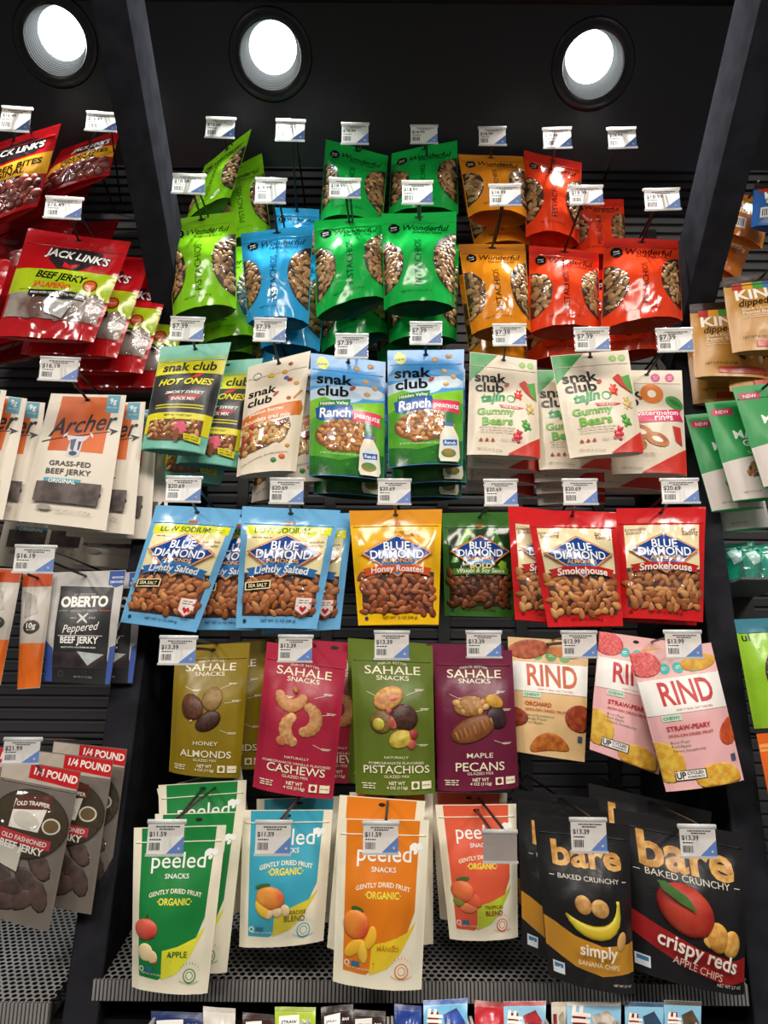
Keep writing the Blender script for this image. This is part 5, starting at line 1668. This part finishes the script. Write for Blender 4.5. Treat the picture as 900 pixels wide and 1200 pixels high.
bn = jerky('beans', 'lime pouch with a round window of brown beans in the right bay', 'lime bean pouch', [(860, 726), (950, 722), (962, 846), (884, 854)], 1.14, 95, d_beans, '#8fc02a', name='bean_pouch', header='#3f7f8f', T=0.04, rough=0.25, bump=0.12, hole=False)


def d_plain(b):
    b.poly([(0.0, 0.1), (1, 0.05), (1, 0.12), (0, 0.17)], '#f0a05a')
    b.rect(0.1, 0.35, 0.8, 0.5, '#f3e2c4')
    b.done()


jerky('coral', 'orange pouch at the right edge below the bean pouch', 'orange pouch of the right bay', [(886, 860), (960, 856), (990, 985), (912, 990)], 1.10, 96, d_plain, '#e0641f', T=0.03, rough=0.25, bump=0.12, hole=False, name='snack_pouch')


def d_teal(b):
    b.poly([(0.1, 0.2), (0.4, 0.1), (0.5, 0.5), (0.2, 0.6)], '#c9ece2'); b.rect(0.55, 0.25, 0.9, 0.6, '#0f6f5e')
    b.done()


for k in range(3):
    jerky('teal%d' % k, ('teal candy pouch left in the clear tray of the right bay', 'teal candy pouch in the middle of the clear tray', 'teal candy pouch at the right edge in the clear tray')[k], 'teal candy pouches', [(846 + 22 * k, 640 + 2 * k), (884 + 22 * k, 634 + 2 * k), (890 + 22 * k, 676), (852 + 22 * k, 680)], 1.31 - 0.035 * k, 97 + k, d_teal, '#1a9a82', name='candy_pouch', T=0.03, rough=0.2, bump=0.2, hole=False)
p, q = at(846, 684, 1.27), at(925, 684, 1.27)
tr = empty('candy_tray', (p.x, 1.33, p.z), 'clear tray of teal candy pouches in the right bay', 'tray', 'trays')
a = Acc(); a.box(p.x, 1.20, p.z - 0.004, q.x, 1.40, p.z, mat('#8a9a98', 0.3)); a.build('tray_base', tr, tr.location)
a = Acc(); a.box(p.x, 1.198, p.z - 0.004, q.x, 1.2, p.z + 0.035, film_mat('clear_tray_front', 0.12)); a.build('tray_front', tr, tr.location)
a = Acc(); a.box(p.x, 1.40, p.z - 0.05, q.x, YB - 0.005, p.z - 0.004, DARK); a.build('tray_bracket', tr, tr.location)

# ---- bars in trays below the deck


def d_bar(kind, blk):
    def f(b):
        if kind == 'straw':
            b.poly([(0.10, 0.13), (0.60, 0.10), (0.60, 0.29), (0.10, 0.32)], '#ecebe6')
            b.txt('STRAW', 0.35, 0.21, 0.40, '#23262e', 0.03, 0.25, 3, res=2)
            b.txt('BAR', 0.77, 0.19, 0.22, '#ecebe6', 0.03, 0.25, 3, res=2)
        elif kind == 'clif':
            b.rect(0.10, 0.16, 0.34, 0.62, '#7a1422')
            b.txt('CLIF', 0.22, 0.39, 0.9, '#f2e6da', 0.03, 0, 82, res=2)
            b.poly([(0.45, 0.20), (0.75, 0.12), (0.95, 0.30), (0.95, 0.75), (0.60, 0.80)], blk, mottle='#3a2a24', mscale=50)
        b.rect(0.0, 0.0, 1.0, 0.06, blk)
        b.done()
    return f


BARS = [(177, 240, '#1f2f66', 'straw', '#26345c', 'navy snack bar at the left end of the bar trays'),
        (238, 276, '#cfc9c0', '', '#b9b2a8', 'pale grey snack bar beside the navy bar'),
        (284, 322, '#3a2018', 'straw', '#2a140f', 'dark brown snack bar left of the lime bar'),
        (322, 370, '#a9c02a', 'straw', '#8fa61e', 'lime green snack bar in its tray'),
        (376, 414, '#2a1c1e', 'straw', '#191012', 'black snack bar right of the lime bar'),
        (412, 452, '#33211f', 'straw', '#1f1412', 'dark brown snack bar, second right of the lime bar'),
        (462, 494, '#23408f', '', '#1c3370', 'deep blue snack bar left of the blue and light blue one'),
        (496, 548, '#6fb2d6', 'clif', '#2a4fa8', 'light blue snack bar with a deep blue top edge'),
        (556, 592, '#b3202a', '', '#8a141c', 'red snack bar at the left of its tray'),
        (590, 640, '#8fc0da', 'clif', '#b3303a', 'light blue snack bar with a red top edge beside the red bar'),
        (646, 664, '#cfc6ba', 'clif', '#c0b4a2', 'narrow grey snack bar squeezed left of the beige topped one'),
        (664, 728, '#8cc0dc', 'clif', '#d9cfc0', 'wide light blue snack bar with a beige top edge'),
        (732, 778, '#86bcd8', 'clif', '#2a4a6a', 'light blue snack bar, second from the right end'),
        (778, 822, '#80b6d2', 'clif', '#5a4a3a', 'light blue snack bar at the right end of the bar trays')]
for k, (x0, x1, c, kind, blk, lab) in enumerate(BARS):
    rnd = random.Random(k)
    j = rnd.uniform(-4, 4)
    y0 = 1176 + j + (6 if x0 < 460 else -2)
    b = Bag('snack_bar', lab, 'snack bar', 'snack bars in the trays', [(x0, y0), (x1, y0 + rnd.uniform(-4, 4)), (x1 - 2, y0 + 95), (x0 + 2, y0 + 95)], 1.02, 0.022, c, hv=0.07, gb=0.2, rough=0.25, seed=200 + k, wr=0.0007, bump=0.12, dy=(0.03, 0.03, -0.02, -0.02), zipper=False, hole=False)
    d_bar(kind, blk)(b)
for k, (x0, x1) in enumerate(((168, 352), (356, 456), (458, 552), (554, 642), (644, 728), (730, 826))):
    p, q = at(x0, 1262, 1.02), at(x1, 1262, 1.02)
    tr = empty('display_tray', (0.5 * (p.x + q.x), 1.02, p.z), 'grey bar tray, %s from the left below the deck' % ('first', 'second', 'third', 'fourth', 'fifth', 'sixth')[k], 'tray', 'trays')
    TM = mat('#b5b2ae', 0.4)
    a = Acc(); a.box(p.x, 0.95, p.z - 0.006, q.x, 1.10, p.z, TM); a.build('tray_base', tr, tr.location)
    for x in (p.x, q.x - 0.003):
        a = Acc(); a.box(x, 0.96, p.z, x + 0.003, 1.05, p.z + 0.052, TM); a.build('tray_side', tr, tr.location)
    a = Acc(); a.box(p.x, 0.948, p.z - 0.006, q.x, 0.951, p.z + 0.03, TM); a.build('tray_front', tr, tr.location)
p = at(450, 1262, 1.02)
sh = empty('bar_shelf', (0.05, 1.0, p.z - 0.006), 'black shelf board under the bar trays', 'shelf')
a = Acc(); a.box(-0.36, 0.86, p.z - 0.030, 0.46, 1.12, p.z - 0.006, BLACK); a.build('shelf_board', sh, sh.location)
a = Acc(); a.box(-0.36, 0.852, p.z - 0.030, 0.46, 0.86, p.z + 0.004, BLACK); a.build('shelf_lip', sh, sh.location)

# ------------------------------------------------------------------ hooks with price tags
hp = lambda k: G[k].hole_point()
T1, T2, T3, T4, T5, T6 = 1.24, 1.10, 1.095, 1.01, 0.965, 0.90
HOOKS = [
    (258, 150, 34, 22, T1, hp('lime_up'), '$18.99', '$18.99 tag hook above the tilted lime pistachio pouch'),
    (340, 153, 34, 23, 1.18, hp('blue_up'), '$18.99', '$18.99 tag hook under the middle downlight, glowing white'),
    (416, 157, 32, 23, T1, hp('green_ul'), '$18.99', '$18.99 tag hook above the green pouch with the bright window'),
    (497, 158, 32, 20, T1, hp('green_ur'), '$18.99', '$18.99 tag hook above the dark green pistachio pouch'),
    (577, 160, 32, 20, T1, hp('orange_up'), '$18.99', '$18.99 tag hook above the top orange pistachio pouch'),
    (653, 162, 33, 22, 1.18, hp('red_up'), '$18.99', '$18.99 tag hook above the tall red pouch, glowing white'),
    (729, 162, 33, 22, T1, hp('red_up2'), '$18.99', '$18.99 tag hook at the right end of the topmost row'),
    (221, 216, 38, 21, T2, hp('lime_f'), '$18.99', '$18.99 tag hook above the front lime pistachio pouch'),
    (317, 224, 36, 27, T2, hp('blue_f'), '$18.99', '$18.99 tag hook above the front blue pistachio pouch'),
    (404, 221, 37, 21, T2, hp('green_l'), '$18.99', '$18.99 tag hook above the crumpled green pouch'),
    (489, 226, 36, 25, T2, hp('green_r'), '$18.99', '$18.99 tag hook above the smooth green pouch'),
    (592, 229, 37, 23, T2, hp('orange_f'), '$18.99', '$18.99 tag hook above the front orange pistachio pouch'),
    (687, 229, 39, 20, T2, hp('red_l'), '$18.99', '$18.99 tag hook above the front red pouch beside the orange one'),
    (776, 234, 41, 23, T2, hp('red_r'), '$18.99', '$18.99 tag hook above the red pouch nearest the right beam'),
    (219, 386, 39, 25, T3, hp('hot'), '$7.39', '$7.39 tag hook above the teal and yellow snack mix'),
    (316, 387, 37, 25, T3, hp('trail'), '$7.39', '$7.39 tag hook above the trail mix pouch'),
    (412, 406, 38, 26, T3, hp('ranch_l'), '$7.39', '$7.39 tag hook set lower, above the left ranch peanut pouch'),
    (499, 391, 37, 24, T3, hp('ranch_r'), '$7.39', '$7.39 tag hook above the right ranch peanut pouch'),
    (597, 393, 38, 23, T3, hp('gummy_l'), '$7.39', '$7.39 tag hook above the left gummy bear pouch'),
    (694, 398, 40, 25, T3, hp('gummy_r'), '$7.39', '$7.39 tag hook above the foremost gummy bear pouch'),
    (791, 399, 41, 25, T3, hp('melon'), '$7.39', '$7.39 tag hook above the watermelon rings'),
    (215, 574, 41, 27, T4, hp('light_l'), '$20.69', '$20.69 tag hook above the tilted blue almond pouch'),
    (336, 576, 40, 27, T4, hp('light_r'), '$20.69', '$20.69 tag hook above the wrinkled blue almond pouch'),
    (462, 577, 39, 27, T4, hp('honey'), '$20.69', '$20.69 tag hook above the yellow almond pouch'),
    (587, 578, 39, 28, T4, hp('bold'), '$20.69', '$20.69 tag hook above the dark green almond pouch'),
    (680, 577, 40, 27, T4, hp('smoke_l'), '$20.69', '$20.69 tag hook above the foremost red almond pouch'),
    (797, 576, 43, 26, T4, hp('smoke_r'), '$20.69', '$20.69 tag hook above the red almond pouch by the right post'),
    (208, 763, 43, 30, T5, hp('g_alm'), '$13.39', '$13.39 tag hook at the honey almond pouch'),
    (346, 761, 40, 28, T5, hp('g_cash'), '$13.39', '$13.39 tag hook at the cashew pouch'),
    (459, 757, 41, 30, T5, hp('g_pist'), '$13.39', '$13.39 tag hook at the olive green pistachio pouch'),
    (567, 756, 41, 28, T5, hp('g_pec'), '$13.39', '$13.39 tag hook at the maple pecan pouch'),
    (679, 756, 41, 28, T5, hp('rind_o'), '$13.99', '$13.99 tag hook at the tan orchard fruit pouch'),
    (801, 756, 42, 29, T5, hp('rind_f'), '$13.99', '$13.99 tag hook at the pink and white fruit pouch'),
    (194, 983, 43, 37, T6, hp('apple_b'), '$11.59', '$11.59 tag hook in front of the green apple pouch'),
    (320, 983, 42, 36, T6, hp('para'), '$11.59', '$11.59 tag hook in front of the sky blue pouch'),
    (446, 983, 42, 34, T6, hp('mango'), '$11.59', '$11.59 tag hook in front of the orange mango pouch'),
    (586, 993, 40, 34, T6, hp('tropic'), '', 'blank grey tag hook in front of the coral pouch'),
    (690, 980, 42, 36, T6, hp('banana'), '$13.39', '$13.39 tag hook in front of the banana chip pouch'),
    (818, 987, 42, 34, T6, hp('reds'), '$13.39', '$13.39 tag hook in front of the apple chip pouch'),
    (18, 140, 34, 26, 1.20, hp('tender'), '$16.49', 'grey tag hook at the top left above the tender bites pouch'),
    (119, 143, 36, 20, 1.18, hp('tender2'), '$16.49', 'glowing tag hook under the left downlight'),
    (74, 244, 42, 23, 1.10, hp('links'), '$16.49', '$16.49 tag hook above the jalapeno jerky pouch'),
    (69, 433, 44, 25, 1.07, hp('archer'), '$16.19', '$16.19 tag hook above the cow head jerky pouch'),
    (40, 656, 46, 29, 1.00, hp('oberto'), '$16.19', '$16.19 tag hook above the grey and orange jerky pouches'),
    (25, 881, 42, 27, 0.95, hp('trapper'), '$21.99', '$21.99 tag hook at the clear jerky bag'),
]
for k, (x, y, w, h, Y, hole, price, lab) in enumerate(HOOKS):
    hook(x, y, w, h, Y, hole, price, lab, yaw=(x - 470) * -0.012, blank=not price)


def peg(hole, reach, lab):
    """bare wire hook without a tag: runs from the back wall through the hole, tip turned up"""
    h = Vector(hole)
    r = empty('peg_hook', Vector((h.x, YB - 0.014, h.z)), lab, 'hook', 'hooks without tags')
    a = Acc()
    a.tube([(h.x, YB - 0.012, h.z), (h.x, h.y - reach, h.z), (h.x, h.y - reach - 0.010, h.z + 0.008)], 0.0021, WIRE, 8)
    a.build('hook_wire', r, r.location)
    a = Acc()
    a.box(h.x - 0.014, YB - 0.013, h.z - 0.012, h.x + 0.014, YB - 0.008, h.z + 0.020, WIRE)
    a.build('wall_clip', r, r.location)


for key, reach, lab in (('kind', 0.03, 'black wire hook holding the tan cluster pouches'),
                        ('orange_top', 0.03, 'black wire hook holding the orange cluster pouch with the barcode patch'),
                        ('blue_top', 0.03, 'black wire hook holding the blue pouch at the top right edge'),
                        ('good', 0.02, 'black wire hook holding the green and white granola pouches'),
                        ('beans', 0.02, 'black wire hook holding the lime bean pouch'),
                        ('coral', 0.02, 'black wire hook holding the orange pouch at the right edge'),
                        ('links_l', 0.02, 'black wire hook holding the jerky pouch cut off by the left edge'),
                        ('archer_l', 0.06, 'black wire hook holding the white jerky pouches at the left edge'),
                        ('side', 0.03, 'black wire hook holding the narrow grey and orange jerky pouches')):
    peg(hp(key), reach, lab)
